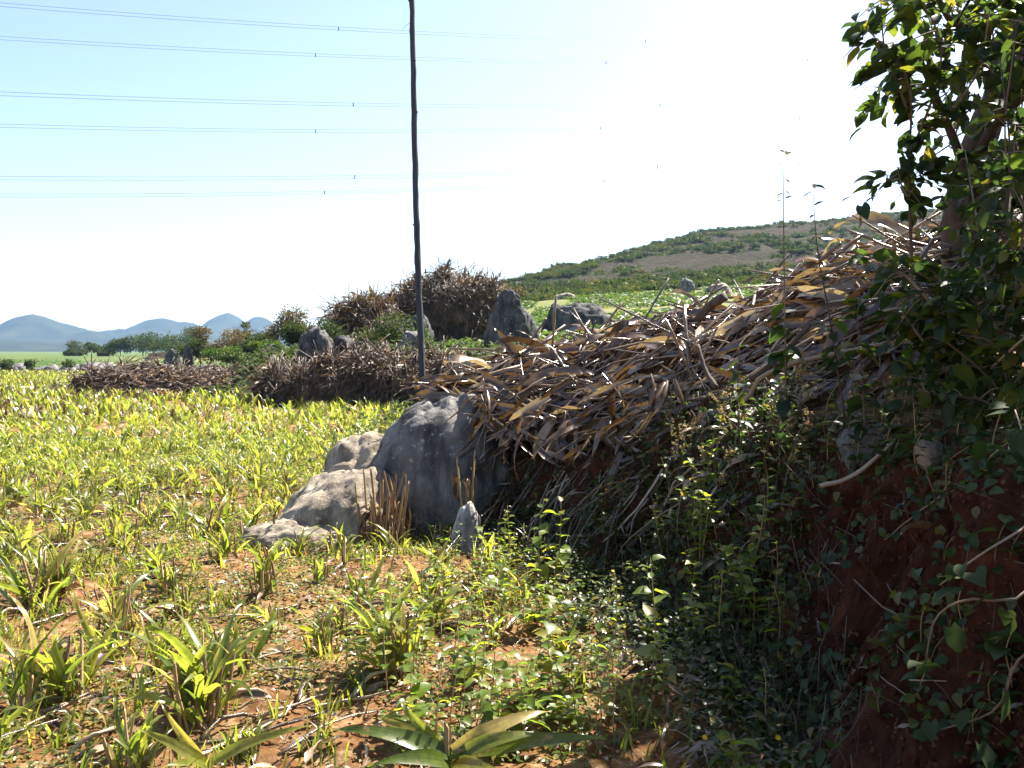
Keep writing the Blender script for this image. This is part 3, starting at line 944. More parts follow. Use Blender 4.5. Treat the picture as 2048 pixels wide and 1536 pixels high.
# small bound bundle on it
fr = [P(385, 775, 33), P(420, 780, 32.8), P(465, 772, 33)]
rd = [P(392, 752, 33.6), P(425, 738, 33.8), P(458, 748, 33.8)]
bk = [Vector((p.x, p.y + .9, .05)) for p in rd]
heap('stalk_heap', loft(fr, rd, bk, .3), (30, 20), 'small reddish-brown rounded bundle of stalks behind the low scattered heap', 60, 20, 320,
     lambda s, t: (np.full_like(s, -1), np.full_like(s, -.5)), L=(0.5, 1.1), core_noise=.06, leafscale=1.0, thick=1.2)

# tall heap crowning the terrace rocks
fr = [P(768, 690, 34.5), P(800, 668, 34.2), P(850, 652, 34), P(900, 645, 34), P(950, 650, 34), P(990, 668, 34.4), P(1012, 672, 35)]
rd = [P(776, 618, 36), P(812, 592, 36), P(850, 566, 36), P(895, 560, 36), P(945, 562, 36), P(980, 575, 36), P(1008, 596, 36.4)]
bk = [Vector((p.x + .3, p.y + 2.6, gz(p.x, p.y + 2.6))) for p in rd]
heap('stalk_heap', loft(fr, rd, bk, .30), (80, 46), 'tallest dark heap of stalks piled over rocks on the green terrace', 170, 110, 2300,
     lambda s, t: (NR.uniform(-.7, .7, len(s)), np.where(t > .8, -.3, -1.0)), L=(0.8, 2.3), core_noise=.22, leafscale=1.4, thick=1.4, hump=.7)
# shrub covered heap left of it
fr = [P(668, 690, 29.5), P(700, 690, 29.2), P(740, 688, 29.2), P(792, 690, 29.6)]
rd = [P(676, 622, 30.5), P(706, 602, 30.6), P(738, 600, 30.6), P(786, 634, 30.8)]
bk = [Vector((p.x + .2, p.y + 2, gz(p.x, p.y + 2))) for p in rd]
heap('stalk_heap', loft(fr, rd, bk, .25), (50, 30), 'pale-topped stalk heap overgrown by a feathery green shrub', 70, 50, 800,
     lambda s, t: (NR.uniform(-.8, .8, len(s)), np.where(t > .8, -.3, -.8)), L=(0.7, 1.9), core_noise=.2, leafscale=1.3, thick=1.2, hump=.6)


# ------------------------------------------------------------------ free twigs, sticks, roots
def stick(name, ctrl, r0, r1, mat, label, cat, group=None, n=14, seg=7, seed=0):
    pts = curve_pts(ctrl, n)
    rr = random.Random(seed)
    L = (pts[-1] - pts[0]).length
    pts = [p + Vector((rr.uniform(-1, 1), rr.uniform(-1, 1), rr.uniform(-1, 1))) * L * .004 for p in pts]
    base = pts[0].copy()
    V, T = tube([p - base for p in pts], [r0 + (r1 - r0) * i / (n - 1) for i in range(n)], seg, .12, seed)
    o = link(name, new_mesh(name, V, T, mat, np.full(len(V), rr.random())))
    o.location = base
    return tag(o, label, cat, group)


def off(px, py, lift=0.03, dd=None):
    """point on the ground or bank under a pixel, lifted towards the viewer"""
    p = on_ground(px, py) if dd is None else P(px, py, dd)
    v = (Vector((0, 0, CAM_H)) - p).normalized()
    return p + v * lift


stick('branch', [off(1258, 1098, .06), off(1300, 1050, .09), off(1350, 1010, .10), off(1425, 950, .06)], .020, .014, M['twig'], 'thick grey-brown branch leaning up the weedy bank below the heap', 'branch', seed=1)
stick('branch', [P(1640, 972, 3.9), P(1700, 955, 3.85), P(1765, 905, 3.8), P(1800, 868, 3.85)], .012, .007, M['straw'], 'pale curved bare stick jutting from the bank under the grey slab', 'branch', seed=2)
stick('branch', [off(1395, 1270, .05), off(1405, 1300, .06), off(1375, 1350, .06), off(1345, 1400, .03)], .011, .005, M['twig'], 'crooked pale twig at the foot of the bank', 'branch', seed=3)
stick('branch', [off(1398, 1310, .04), off(1450, 1345, .05), off(1500, 1372, .04)], .008, .007, M['straw'], 'straight cut stick lying below the crooked twig at the bank foot', 'branch', seed=4)
stick('branch', [P(1200, 598, 7.1), P(1290, 640, 6.7), P(1400, 696, 6.3)], .006, .009, M['straw'], 'long thin straight cane poking up from the stalk heap', 'branch', seed=5)
stick('branch', [P(1450, 592, 6.4), P(1420, 612, 6.5), P(1395, 640, 6.6)], .035, .03, M['bark'], 'short dark log end on top of the stalk heap', 'branch', seed=6)
stick('branch', [P(1940, 660, 4.2), P(1700, 700, 4.35), P(1540, 745, 4.5), P(1490, 800, 4.6)], .008, .014, M['twig'], 'long grey-brown branch bending across the right of the heap', 'branch', seed=8)
stick('branch', [P(1500, 760, 4.9), P(1555, 715, 4.9), P(1620, 650, 4.95)], .018, .014, M['twig'], 'smooth dark limb slanting up through the heap front', 'branch', seed=9)
stick('branch', [P(1395, 690, 5.6), P(1410, 740, 5.5), P(1432, 775, 5.4)], .012, .018, M['bark'], 'short bent grey branch stub on the heap front', 'branch', seed=10)
stick('branch', [P(900, 697, 9.5), P(980, 699, 9.2), P(1100, 701, 8.6)], .010, .014, M['straw'], 'level pale cane projecting left from the heap over the terrace', 'branch', seed=11)
for i in range(26):
    px = R.uniform(1330, 2030); py = R.uniform(930, 1400)
    if px > 1500 and py < 900: continue
    L = R.uniform(90, 220)
    a = R.choice([1, 1, -.4]) * R.uniform(.5, 1.6)
    c = [off(px, py, .03), off(px - L * .3 / a * .4, py + L * .35, .035), off(px - L * .45 / a + R.uniform(-15, 15), py + L * .7, .03), off(px - L * .75 / a, py + L, .02)]
    if max((c[k + 1] - c[k]).length for k in range(3)) > 0.5: continue
    stick('root', c, .004, .0018, M['twig'], 'thin bare root or dead vine hanging over the shaded red bank', 'root', 'roots hanging over the red bank', n=12, seg=5, seed=50 + i)
# stalks slid off the heap, leaning on the bank below it
for i in range(120):
    px = R.uniform(1000, 1460); py = R.uniform(870, 1010)
    a = R.uniform(.55, 1.35); L = R.uniform(90, 230)
    p0 = off(px, py, R.uniform(.05, .16)); p1 = off(px - L * math.cos(a), py + L * math.sin(a), R.uniform(.03, .10))
    if (p1 - p0).length > 1.7: continue
    o = link('straw', STALK_ME[i % 6])
    d = p1 - p0
    o.matrix_world = m4(frame(d, (0, -.5, .8)), (p0 + p1) / 2, (R.uniform(.35, .8), d.length, R.uniform(.35, .8)))
    tag(o, 'thin dry stalk slid down and leaning on the shaded bank below the heap', 'stalk', 'stalks leaning on the bank below the heap')
# dry blades hanging from the heap lip (parts of the heap)
hb = Vector(main_heap.location)
for i in range(85):
    s = R.random()
    px = 930 + 560 * s + R.uniform(-20, 20)
    py = 835 + R.uniform(-90, 75); d = 7.5 - 1.9 * s
    p = P(px, py, d - .05)
    o = link('hanging_leaf', DRY_ME[i % 10], main_heap)
    l = R.uniform(.3, .95)
    o.matrix_local = m4(frame((R.gauss(-.3, .7), R.uniform(-.5, .1), R.uniform(-1.2, -.1)), (R.uniform(-1, 1), -1, .2)), p - hb, (l * .85, l, l))

# cut stubble clumps beside the boulder
STUB = stub_tpl()


def stub_bundle(loc, n, h, r, spread, label, lean=(0, 0)):
    root = empty('stubble_clump', loc, label, 'stubble')
    me = new_mesh('cut_stalk', *STUB, M['stub'], np.full(len(STUB[0]), .3))
    for i in range(n):
        a, q = R.uniform(0, 6.28), R.random() ** .5 * spread
        o = link('cut_stalk', me, root)
        o.location = (q * math.cos(a) * 1.5, q * math.sin(a) * .7, -.03)
        hh = h * R.choice((R.uniform(.2, .6), R.uniform(.5, 1.15))); o.scale = (r * R.uniform(.6, 1.3), r * R.uniform(.6, 1.3), hh)
        o.rotation_euler = (lean[0] + R.gauss(0, .13), lean[1] + R.gauss(0, .13), R.uniform(0, 6))
    for i in range(n // 2):
        a = R.uniform(0, 6.28)
        o = link('dry_leaf', DRY_ME[i % 10], root); l = R.uniform(.3, .6)
        o.matrix_local = m4(frame((math.cos(a) * .5, math.sin(a) * .5, 1), (math.cos(a), math.sin(a), -.3)), (math.cos(a) * spread, math.sin(a) * spread, 0.05), (l * .6, l, l))
    return root


p = on_ground(772, 1092); stub_bundle(p, 60, .55, .010, .15, 'upright clump of brown cut maize stubble in front of the boulder')
p = P(936, 1010, 7.0); stub_bundle((p.x, p.y, P(936, 1015, 7).z), 12, .42, .008, .05, 'thin bundle of red-brown stalks standing against the boulder face', lean=(.05, -.05))
p = on_ground(590, 1085); stub_bundle(p, 12, .2, .008, .1, 'short pale stubble tuft at the foot of the sunlit rock')

# ------------------------------------------------------------------ pole
def pole():
    ctrl = [P(848, 822, 10.5), P(845, 760, 10.5), P(838, 600, 10.5), P(832, 400, 10.5), P(828, 200, 10.5), P(824, 0, 10.5), P(820, -180, 10.5)]
    ctrl[0].z = gz(ctrl[0].x, ctrl[0].y) - .2
    pts = curve_pts(ctrl, 60)
    rr = random.Random(4)
    base = pts[0].copy()
    rs = [(.042 - .013 * i / 59) * (1 + .07 * rr.uniform(-1, 1)) for i in range(60)]
    V, T = tube([p - base + Vector((rr.uniform(-.004, .004), 0, 0)) for p in pts], rs, 12, .05, 4)
    root = empty('wooden_pole', base, 'tall thin dark wooden pole standing behind the big boulder', 'pole')
    link('shaft', new_mesh('shaft', V, T, M['pole']), root)
    for k in (9, 15, 22, 27, 33, 38, 43, 49, 53):
        a = rr.uniform(0, 6.28); q = pts[k] - base
        o = Vector((math.cos(a), math.sin(a) * .6, .35)).normalized()
        v, t = tube([q, q + o * (rs[k] * 1.15), q + o * (rs[k] * 1.5)], [.018, .014, .005], 6)
        link('knot', new_mesh('knot', v, t, M['pole']), root)
    q = pts[47] - base
    for s in ((-.13, 0, -.12), (-.02, 0, -.2)):
        v, t = tube([q, q + Vector(s) * .5 + Vector((-.03, 0, .0)), q + Vector(s)], [.003, .002, .001], 4)
        link('twig', new_mesh('twig', v, t, M['twig'], np.full(len(v), .2)), root)


pole()

# ------------------------------------------------------------------ power lines
def power_lines():
    A0 = np.array([-25.6, 133.0]); dv = np.array([50, 32.0]); dv /= np.linalg.norm(dv); pv = np.array([-dv[1], dv[0]])
    ys = [((0, 8), (682, 57), (1288, 82)), ((0, 75), (636, 110), (1210, 125)), ((0, 187), (710, 209), (1317, 211)), ((0, 251), (635, 262), (1200, 256)), ((0, 356), (712, 354), (1313, 334)), ((0, 391), (652, 385), (1205, 362))]
    names = ['top near', 'top far', 'middle near', 'middle far', 'bottom near', 'bottom far']
    for i, tri in enumerate(ys):
        o2 = A0 + pv * (14 if i % 2 else 0)
        ts, zs = [], []
        for px, py in tri:
            k = (px - 1024) / F
            # o2.x + t dv.x = k (o2.y + t dv.y)
            t = (k * o2[1] - o2[0]) / (dv[0] - k * dv[1])
            d = o2[1] + t * dv[1]
            ts.append(t); zs.append(P(px, py, d).z)
        cf = np.polyfit(ts, zs, 2)
        cf[0] = np.clip(cf[0], 0.0, 0.0012)
        if True:
            l = np.polyfit(ts, np.array(zs) - cf[0] * np.array(ts) ** 2, 1); cf = np.array([cf[0], l[0], l[1]])
        f = lambda t: Vector((o2[0] + dv[0] * t, o2[1] + dv[1] * t, float(np.polyval(cf, t))))
        base = f(0)
        root = empty('power_line', base, '%s circuit twin-wire power line strung across the sky' % names[i].replace(' near', ' wire of the nearer').replace(' far', ' wire of the farther'), 'power line', None)
        tt = np.linspace(-90, 170, 50)
        for s in (-.22, .22):
            v, t = tube([f(q) - base + Vector((0, 0, s)) for q in tt], .027, 5)
            link('conductor', new_mesh('conductor', v, t, M['wire']), root)
        k0 = ts[1]
        for k in range(-2, 3):
            t0 = k0 + k * (ts[2] - ts[1])
            if not -90 < t0 < 170: continue
            c = f(t0) - base
            v, t = tube([c + Vector((0, 0, -.30)), c + Vector((0, 0, -.2)), c, c + Vector((0, 0, .2)), c + Vector((0, 0, .30))], [.06, .09, .06, .09, .06], 6)
            link('spacer', new_mesh('spacer', v, t, M['spacer']), root)


power_lines()

# ------------------------------------------------------------------ maize regrowth in the field
CORN = []
for i in range(14):
    rr = random.Random(500 + i)
    CORN.append(blade(rr.uniform(.26, .42), rr.uniform(.028, .048), rr.uniform(.85, 1.4), rr.uniform(.4, 2.1), fold=rr.uniform(.2, .5), nseg=7, twist=rr.uniform(-.7, .7), wave=rr.uniform(.02, .15), base=.55, seed=i))
CORN_ME = [new_mesh('leaf', v, t, M['corn'], np.full(len(v), (i * .31) % 1 * .5)) for i, (v, t) in enumerate(CORN)]
CORN_LO = []
for i in range(6):
    rr = random.Random(540 + i)
    CORN_LO.append(blade(rr.uniform(.26, .4), rr.uniform(.04, .07), rr.uniform(.9, 1.4), rr.uniform(.6, 1.9), fold=.3, nseg=3, twist=rr.uniform(-.7, .7), base=.55, seed=i))
STUB_ME = new_mesh('cut_stalk', *STUB, M['stub'], np.full(len(STUB[0]), .3))
BROWN_ME = DRY_ME

rock_zones = [(-0.65, 7.8, .62), (-1.55, 7.35, .5), (-1.3, 8.0, .45), (-1.7, 6.95, .45)]
heap_zones_px = [(140, 575, 742, 802), (515, 1000, 700, 822)]


def blocked(x, y):
    for rx, ry, rr_ in rock_zones:
        if math.hypot(x - rx, y - ry) < rr_: return True
    return False


def clump(x, y, size, nl, ns, label, group, wide=1.0, detail=True, lean=None):
    z = gz(x, y)
    if detail:
        root = empty('maize_clump', (x, y, z - .01), label, 'maize clump', group)
        stubs = []
        for i in range(ns):
            a, q = R.uniform(0, 6.28), R.random() ** .5 * .075 * size
            o = link('cut_stalk', STUB_ME, root)
            o.location = (q * math.cos(a), q * math.sin(a), -.02)
            hh = R.uniform(.09, .28) * size; r = R.uniform(.005, .010)
            o.scale = (r, r, hh); o.rotation_euler = (R.uniform(-.25, .25), R.uniform(-.25, .25), R.uniform(0, 6))
        for i in range(nl):
            a, q = R.uniform(0, 6.28), R.random() ** .5 * .07 * size
            o = link('leaf', R.choice(CORN_ME), root)
            s = size * R.uniform(.35, 1.05)
            o.location = (q * math.cos(a), q * math.sin(a), R.uniform(0, .10) * size)
            o.rotation_euler = (R.uniform(-.15, .35), R.uniform(-.6, .6), R.uniform(0, 6.28))
            w = s * wide * R.uniform(.8, 1.25)
            o.scale = (w, s, s)
        for i in range(R.randint(1, 4)):
            o = link('dry_leaf', R.choice(DRY_ME), root); s = size * R.uniform(.2, .5); a = R.uniform(0, 6.28)
            o.location = (.05 * math.cos(a), .05 * math.sin(a), R.uniform(0, .05)); o.rotation_euler = (R.uniform(-.2, .7), R.uniform(-.5, .5), a - 1.57); o.scale = (s, s, s)
        return root
    g = Geo(); 
    clump_geo(g, 0, 0, 0, size, nl, ns)
    return g


def clump_geo(g, x, y, z, size, nl, ns, tpl=CORN_LO):
    a = NR.uniform(0, 6.28, nl); q = np.sqrt(NR.random(nl)) * .07 * size
    s = size * NR.uniform(.4, 1.05, nl)
    for i in range(nl):
        az = NR.uniform(0, 6.28); c, sn = math.cos(az), math.sin(az)
        rot = np.array([[c, -sn, 0], [sn, c, 0], [0, 0, 1]]) * s[i]
        tv, tt = tpl[NR.integers(len(tpl))]
        g.add(tv @ rot.T + np.array([x + q[i] * math.cos(a[i]), y + q[i] * math.sin(a[i]), z + NR.uniform(0, .08) * size]), tt, NR.random())


GRP = 'maize clumps regrowing from stubble'
LBL = 'yellow-green maize shoots sprouting from cut stubble in red soil'
hand = [(400, 1440, 1.25, 26, 14, 'big bushy maize clump with many pale cut stalks and one long arching leaf'), (790, 1345, 1.15, 20, 16, 'maize clump thick with brown cut stalks beside the leafy weeds'),
        (140, 1400, 1.05, 18, 4, None), (530, 1185, .95, 12, 9, 'maize clump with upright bright leaves in front of the low rock tongue'), (60, 1215, 1.1, 18, 5, None), (240, 1270, .95, 14, 7, None),
        (30, 1420, 1.1, 16, 3, None), (110, 1190, .9, 12, 4, None), (420, 1075, .95, 16, 6, None), (235, 1095, .85, 12, 5, None), (130, 1090, .8, 10, 6, None), (340, 1195, .85, 10, 4, None), (330, 1170, .7, 9, 3, None),
        (640, 1165, .6, 6, 5, None), (545, 1265, .6, 7, 5, None), (30, 1010, 1.05, 14, 4, None), (270, 1545, .8, 10, 3, None), (680, 1260, .55, 6, 4, None), (475, 1340, .8, 8, 4, None), (190, 1150, .7, 9, 4, None), (300, 1060, .75, 10, 4, None), (460, 1010, .9, 12, 4, None), (30, 1120, .9, 12, 3, None)]
taken = []
for px, py, sz, nl, ns, lab in hand:
    p = on_ground(px, py)
    clump(p.x, p.y, sz * 1.15, int(nl * 1.6), int(ns * 1.3), lab or LBL, GRP)
    taken.append((p.x, p.y))
# the big broad-leaved plant at the very front
p = on_ground(905, 1545)
front = empty('maize_plant', (p.x, p.y, p.z), 'low maize plant with long broad arching leaves among foreground weeds', 'maize plant', None)
for (az, L, W, e0, bend, zz, roll) in [(-1.55, .56, .095, .42, .55, .07, .2), (1.35, .48, .08, .75, 1.3, .06, -.3), (-1.0, .42, .075, .8, 1.3, .08, .3), (-1.35, .40, .07, .9, 1.5, .05, .3), (.3, .3, .065, 1.2, .8, .04, .1), (1.9, .36, .075, .8, 1.4, .03, .2), (.9, .34, .075, .9, 1.1, .05, -.2), (-2.2, .34, .06, .7, 1.2, .03, .2)]:
    v, t = blade(L, W, e0, bend, .3, 10, roll, .06, .5, int(L * 1000))
    o = link('leaf', new_mesh('leaf', v, t, M['corn'], np.full(len(v), .25)), front); o.location = (0, 0, zz); o.rotation_euler = (0, .75 if az < 0 else -.75, az)
for i in range(3):
    o = link('cut_stalk', STUB_ME, front); o.location = (R.uniform(-.03, .03), R.uniform(-.03, .03), -.02); o.scale = (.011, .011, R.uniform(.1, .2))
p = on_ground(420, 1560)
front = empty('maize_plant', (p.x, p.y, p.z), 'low maize plant with one broad leaf reaching right at the frame foot', 'maize plant', None)
front['label'] = 'low broad-leaved maize plant closest to the bushy clump of pale stalks'
for (az, L, W, e0, bend, zz) in [(-1.35, .42, .06, .75, .6, .06), (1.2, .3, .05, 1.1, .9, .05), (.3, .3, .045, 1.3, .6, .04), (2.4, .3, .05, 1.0, 1.0, .03), (-2.5, .28, .04, 1.1, 1.2, .03)]:
    v, t = blade(L, W, e0, bend, .3, 9, .2, .06, .5, int(L * 1000))
    o = link('leaf', new_mesh('leaf', v, t, M['corn'], np.full(len(v), .3)), front); o.location = (0, 0, zz); o.rotation_euler = (0, .7 if az < 0 else -.7, az)

# the rest of the field: rows with jitter
cand = []
y = 2.6
while y < 62:
    step = 0.40 if y < 7 else 0.33 if y < 20 else 0.45
    x = -0.64 * y - 1.0
    while x < 3:
        cx = x + R.uniform(-.2, .2); cyy = y + R.uniform(-.2, .2)
        if R.random() < .86:
            cand.append((cx, cyy))
        x += step
    y += 0.56 if y < 7 else .44 if y < 20 else 0.55
cand = np.array(cand)
es = edge_s(cand[:, 0], cand[:, 1])
thin = fbm(cand[:, 0] * .18, cand[:, 1] * .18, 0, 3, 91)
field = []
for (x, y), e, th in zip(cand, es, thin):
    if e > -0.75 - (0.4 if y > 9 else 0): continue
    if blocked(x, y) or any(math.hypot(x - a, y - b) < .34 for a, b in taken): continue
    px = 1024 + F * x / y
    if y < 4.2 and -.95 < x: continue
    if 150 < px < 560 and 29.3 < y < 33: continue
    if 515 < px < 990 and 23.5 < y < 27: continue
    if th < -.6 and y > 5: continue
    field.append((x, y))
field.sort(key=lambda q: q[1])
MID = []


def zone_label(x, y):
    for rx, ry, rr_ in rock_zones:
        if math.hypot(x - rx, y - ry) < rr_ + .8: return 'yellow-green maize shoots sprouting from stubble close beside the tan rocks'
    e = float(edge_s(np.array([x]), np.array([y]))[0])
    if y < 8 and e > -1.6: return 'yellow-green maize shoots sprouting at the edge of the leafy weeds'
    if y > 9 and e > -3: return 'yellow-green maize shoots in the field strip behind the big boulder'
    if y > 9: return 'small yellow-green maize shoots in the dense rows before the low scattered heap'
    return LBL


for k in range(10):
    g = Geo(); clump_geo(g, 0, 0, 0, 1.0, 13, 0, CORN); MID.append(g.mesh('maize_clump', M['corn']))
gfar = Geo()
n_ind = 0
for x, y in field:
    px = 1024 + F * x / y
    inview = -60 < px < 2100
    if not inview and y > 6: 
        continue
    if n_ind < 110:
        clump(x, y, R.uniform(.65, 1.05), R.randint(12, 19), R.randint(2, 7), zone_label(x, y), GRP); n_ind += 1
    elif n_ind < 290:
        o = link('maize_clump', R.choice(MID)); s = R.uniform(.7, 1.1); o.scale = (s, s, s * R.uniform(.9, 1.15)); o.rotation_euler = (0, 0, R.uniform(0, 6))
        o.location = (x, y, gz(x, y)); tag(o, zone_label(x, y), 'maize clump', GRP); n_ind += 1
    else:
        clump_geo(gfar, x, y, gz(x, y), R.uniform(.7, 1.15), 10 if y < 30 else 7, 0)
o = gfar.build('maize_field', M['corn']); tag(o, 'far rows of yellow-green maize regrowth filling the field', 'maize field', kind='stuff')


# ------------------------------------------------------------------ ground cover and litter
def scatter(n, xr, yr, test):
    x = NR.uniform(*xr, n); y = NR.uniform(*yr, n)
    m = test(x, y)
    return x[m], y[m]


def cover(name, mat, pts, size, tilt, label, cat, tpls, h=0.03, per=5):
    x, y = pts
    x = np.repeat(x, per) + NR.normal(0, .035, len(x) * per); y = np.repeat(y, per) + NR.normal(0, .035, len(y) * per)
    z = ground_z(x, y) + NR.random(len(x)) ** 1.5 * h
    n = len(x)
    D = rand_dirs(n, tilt[0], tilt[1]); U = np.tile([0, 0, 1.0], (n, 1)) + rand_dirs(n) * .5
    sc = NR.uniform(*size, n) * np.clip(np.hypot(x, y) / 9, 1, 3)
    Mx = frames(D, U) * sc[:, None, None]
    g = Geo(); tint = np.clip(NR.random(n) * .7 + .2 * vnoise(x * 1.2, y * 1.2, 0, 95) + .1, 0, 1)
    for k, tp in enumerate(tpls):
        q = slice(k, None, len(tpls))
        g.inst(tp, Mx[q], np.stack([x, y, z], -1)[q], tint[q])
    o = g.build(name, mat)
    return tag(o, label, cat, kind='stuff')


SL = [small_leaf()]
inwedge = lambda x, y: (np.abs(x) < .64 * y + .6)
def t_field(x, y):
    return inwedge(x, y) & (edge_s(x, y) < -.15) & (fbm(x * 1.1, y * 1.1, 0, 3, 97) + .22 * np.log(np.maximum(y, 1) / 5) + .25 * (x > -.9) * (y < 6) >  -.22)
xa, ya = scatter(130000, (-11, 2), (2.2, 16), t_field)
keep = NR.random(len(xa)) < np.clip(9 / ya, .3, 1) * .5
cover('ground_weeds', M['weed'], (xa[keep], ya[keep]), (.014, .036), (-.1, .75), 'carpet of tiny green weeds between the maize clumps', 'weeds', SL, h=.05)
xa, ya = scatter(30000, (-42, 3), (13, 60), lambda x, y: inwedge(x, y) & (edge_s(x, y) < -.3) & (fbm(x * .4, y * .4, 0, 3, 98) > -.35))
keep = NR.random(len(xa)) < .5
cover('field_weeds', M['weed'], (xa[keep], ya[keep]), (.03, .06), (0, .8), 'low weeds greening the far part of the maize field', 'weeds', SL, h=.10, per=4)
GB = [blade(1, .10, 1.3, b, .3, 3, tw, .05, .7, k) for k, (b, tw) in enumerate(((.5, .3), (1.2, -.4), (1.9, .6), (.9, -.8)))]


def grass(name, pts, size, label, mat='corn'):
    x, y = pts
    per = 6
    x = np.repeat(x, per) + NR.normal(0, .03, len(x) * per); y = np.repeat(y, per) + NR.normal(0, .03, len(y) * per)
    n = len(x); a = NR.uniform(0, 6.28, n); k = NR.uniform(*size, n) * np.clip(np.hypot(x, y) / 12, 1, 1.8)
    c, s_ = np.cos(a) * k, np.sin(a) * k; zz = np.zeros(n)
    w = np.clip(np.hypot(x, y) / 10, 1, 2.5)
    Mx = np.stack([np.stack([c * w, -s_, zz], -1), np.stack([s_ * w, c, zz], -1), np.stack([zz, zz, k], -1)], 1)
    g = Geo(); L = np.stack([x, y, ground_z(x, y)], -1); ti = NR.random(n)
    for q in range(4):
        g.inst(GB[q], Mx[q::4], L[q::4], ti[q::4])
    return tag(g.build(name, M[mat]), label, 'grass', kind='stuff')


xa, ya = scatter(5600, (-9, 1), (2.4, 14), lambda x, y: inwedge(x, y) & (edge_s(x, y) < -.5) & (fbm(x * .9, y * .9, 0, 3, 141) + .3 * np.log(y / 6) > -.05))
grass('grass_sprouts', (xa, ya), (.05, .17), 'thin yellow-green grass sprouts between the maize clumps')
xa, ya = scatter(4000, (-42, 1), (15, 62), lambda x, y: inwedge(x, y) & (edge_s(x, y) < -.8) & (fbm(x * .25, y * .25, 0, 3, 143) + .012 * (y - 22) > 0))
grass('dry_grass', (xa, ya), (.10, .24), 'dry tan grass mixed through the far rows of the field', 'dry_leaf')
xa, ya = scatter(7000, (-36, 1), (13, 56), lambda x, y: inwedge(x, y) & (edge_s(x, y) < -.8) & (fbm(x * .5, y * .5, 0, 3, 142) > -.25))
grass('field_grass', (xa, ya), (.12, .26), 'yellow-green grass filling the far rows of the field')
# terrace crop
def t_terr(x, y):
    return inwedge(x, y) & (edge_s(x, y) > .8) & (y > 13) & (fbm(x * .35, y * .12, 0, 3, 99) > -.25)
xa, ya = scatter(42000, (-22, 34), (13, 76), t_terr)
keep = NR.random(len(xa)) < .62
cover('terrace_crop', M['bean'], (xa[keep], ya[keep]), (.05, .10), (-.1, .6), 'bright green low crop covering the terrace field', 'crop', [broad(1, .75, .5, .2, nseg=3)], h=.14, per=4)
# far strip crop
xa, ya = scatter(16000, (-95, -18), (62, 170), lambda x, y: inwedge(x, y) & (edge_s(x, y) < -1) & (NR.random(len(x)) < .6))
cover('far_crop', M['bean'], (xa, ya), (.05, .09), (0, .7), 'green crop strip beyond the low stone wall', 'crop', SL, h=.2, per=3)
# dry litter
def litter(name, tpl, mat, pts, size, label, cat, tilt=(-.12, .25), lift=.015, thin=1.0):
    x, y = pts; n = len(x)
    z = ground_z(x, y) + lift * NR.random(n) + .004
    D = rand_dirs(n, *tilt); U = np.tile([0, 0, 1.0], (n, 1)) + rand_dirs(n) * .6
    sc = NR.uniform(*size, n)
    Mx = frames(D, U) * np.stack([sc * thin, sc, sc * thin], -1)[:, None, :]
    g = Geo(); ti = NR.random(n)
    for k, tp in enumerate(tpl):
        q = slice(k, None, len(tpl)); g.inst(tp, Mx[q], np.stack([x, y, z], -1)[q], ti[q])
    return tag(g.build(name, mat), label, cat, kind='stuff')


xa, ya = scatter(4200, (-7, 2), (2.4, 12), lambda x, y: inwedge(x, y) & (edge_s(x, y) < .3))
litter('leaf_litter', DRY, M['dry_leaf'], (xa, ya), (.12, .42), 'scraps of dry maize leaf strewn over the red soil', 'leaf litter')
xa, ya = scatter(1500, (-7, 2), (2.4, 12), lambda x, y: inwedge(x, y) & (edge_s(x, y) < .2))
litter('straw_litter', STALK, M['straw'], (xa, ya), (.05, .3), 'bits of broken straw strewn over the red soil', 'straw litter', thin=.9)
xa, ya = scatter(7000, (-5, 1.6), (2.2, 8), lambda x, y: inwedge(x, y) & (edge_s(x, y) < -.55))
pebble = (lambda v, t: (v, t))(*tube([(0, -.5, 0), (.05, -.2, .1), (0, .2, .12), (0, .5, .02)], [.25, .5, .45, .2], 5))
litter('soil_clods', [pebble], solid_mat('clod', [(0.2, (.10, .04, .018)), (.6, (.22, .10, .045)), (.9, (.33, .18, .09))], scale=20, rough=1, bump=.5, tint=True), (xa, ya), (.004, .018), 'small crumbs of red soil lying over the field', 'clods')
M['dark_twig'] = solid_mat('dark_twig', [(0.25, (.02, .014, .010)), (0.55, (.045, .033, .024)), (0.85, (.09, .07, .05))], scale=9, rough=0.8, bump=0.4, bscale=30, tint=True)
VINE = []
for i in range(8):
    rr = random.Random(900 + i)
    p = Vector((0, -.5, 0)); d = Vector((rr.uniform(-.4, .4), 1, rr.uniform(-.3, .3))); pts = [p.copy()]
    for k in range(7):
        d = (d + Vector((rr.gauss(0, .35), .15, rr.gauss(0, .35)))).normalized(); p = p + d / 7; pts.append(p.copy())
    VINE.append(tube(pts, [.006 * (1 - .09 * k) for k in range(8)], 4))


def on_bank(n, test):
    q = BANKP[NR.integers(0, len(BANKP), n * 4)]
    return q[test(q)][:n]


def bank_scatter(name, tpl, mat, n, test, size, dirz, label, cat, thin=1.0, lift=.03, kind='stuff'):
    q = on_bank(n, test); n = len(q)
    D = np.stack([NR.normal(-.25, .5, n), NR.normal(-.3, .4, n), NR.uniform(*dirz, n)], -1); U = np.tile([-.5, -.5, .5], (n, 1)) + rand_dirs(n) * .5
    sc = NR.uniform(*size, n)
    Mx = frames(D, U) * np.stack([sc * thin, sc, sc * thin], -1)[:, None, :]
    L = q + np.array([-.6, -.5, .4]) * (lift * NR.random(n))[:, None]
    g = Geo(); ti = NR.random(n)
    for k, tp in enumerate(tpl):
        g.inst(tp, Mx[k::len(tpl)], L[k::len(tpl)], ti[k::len(tpl)])
    return tag(g.build(name, M[mat]), label, cat, kind=kind)


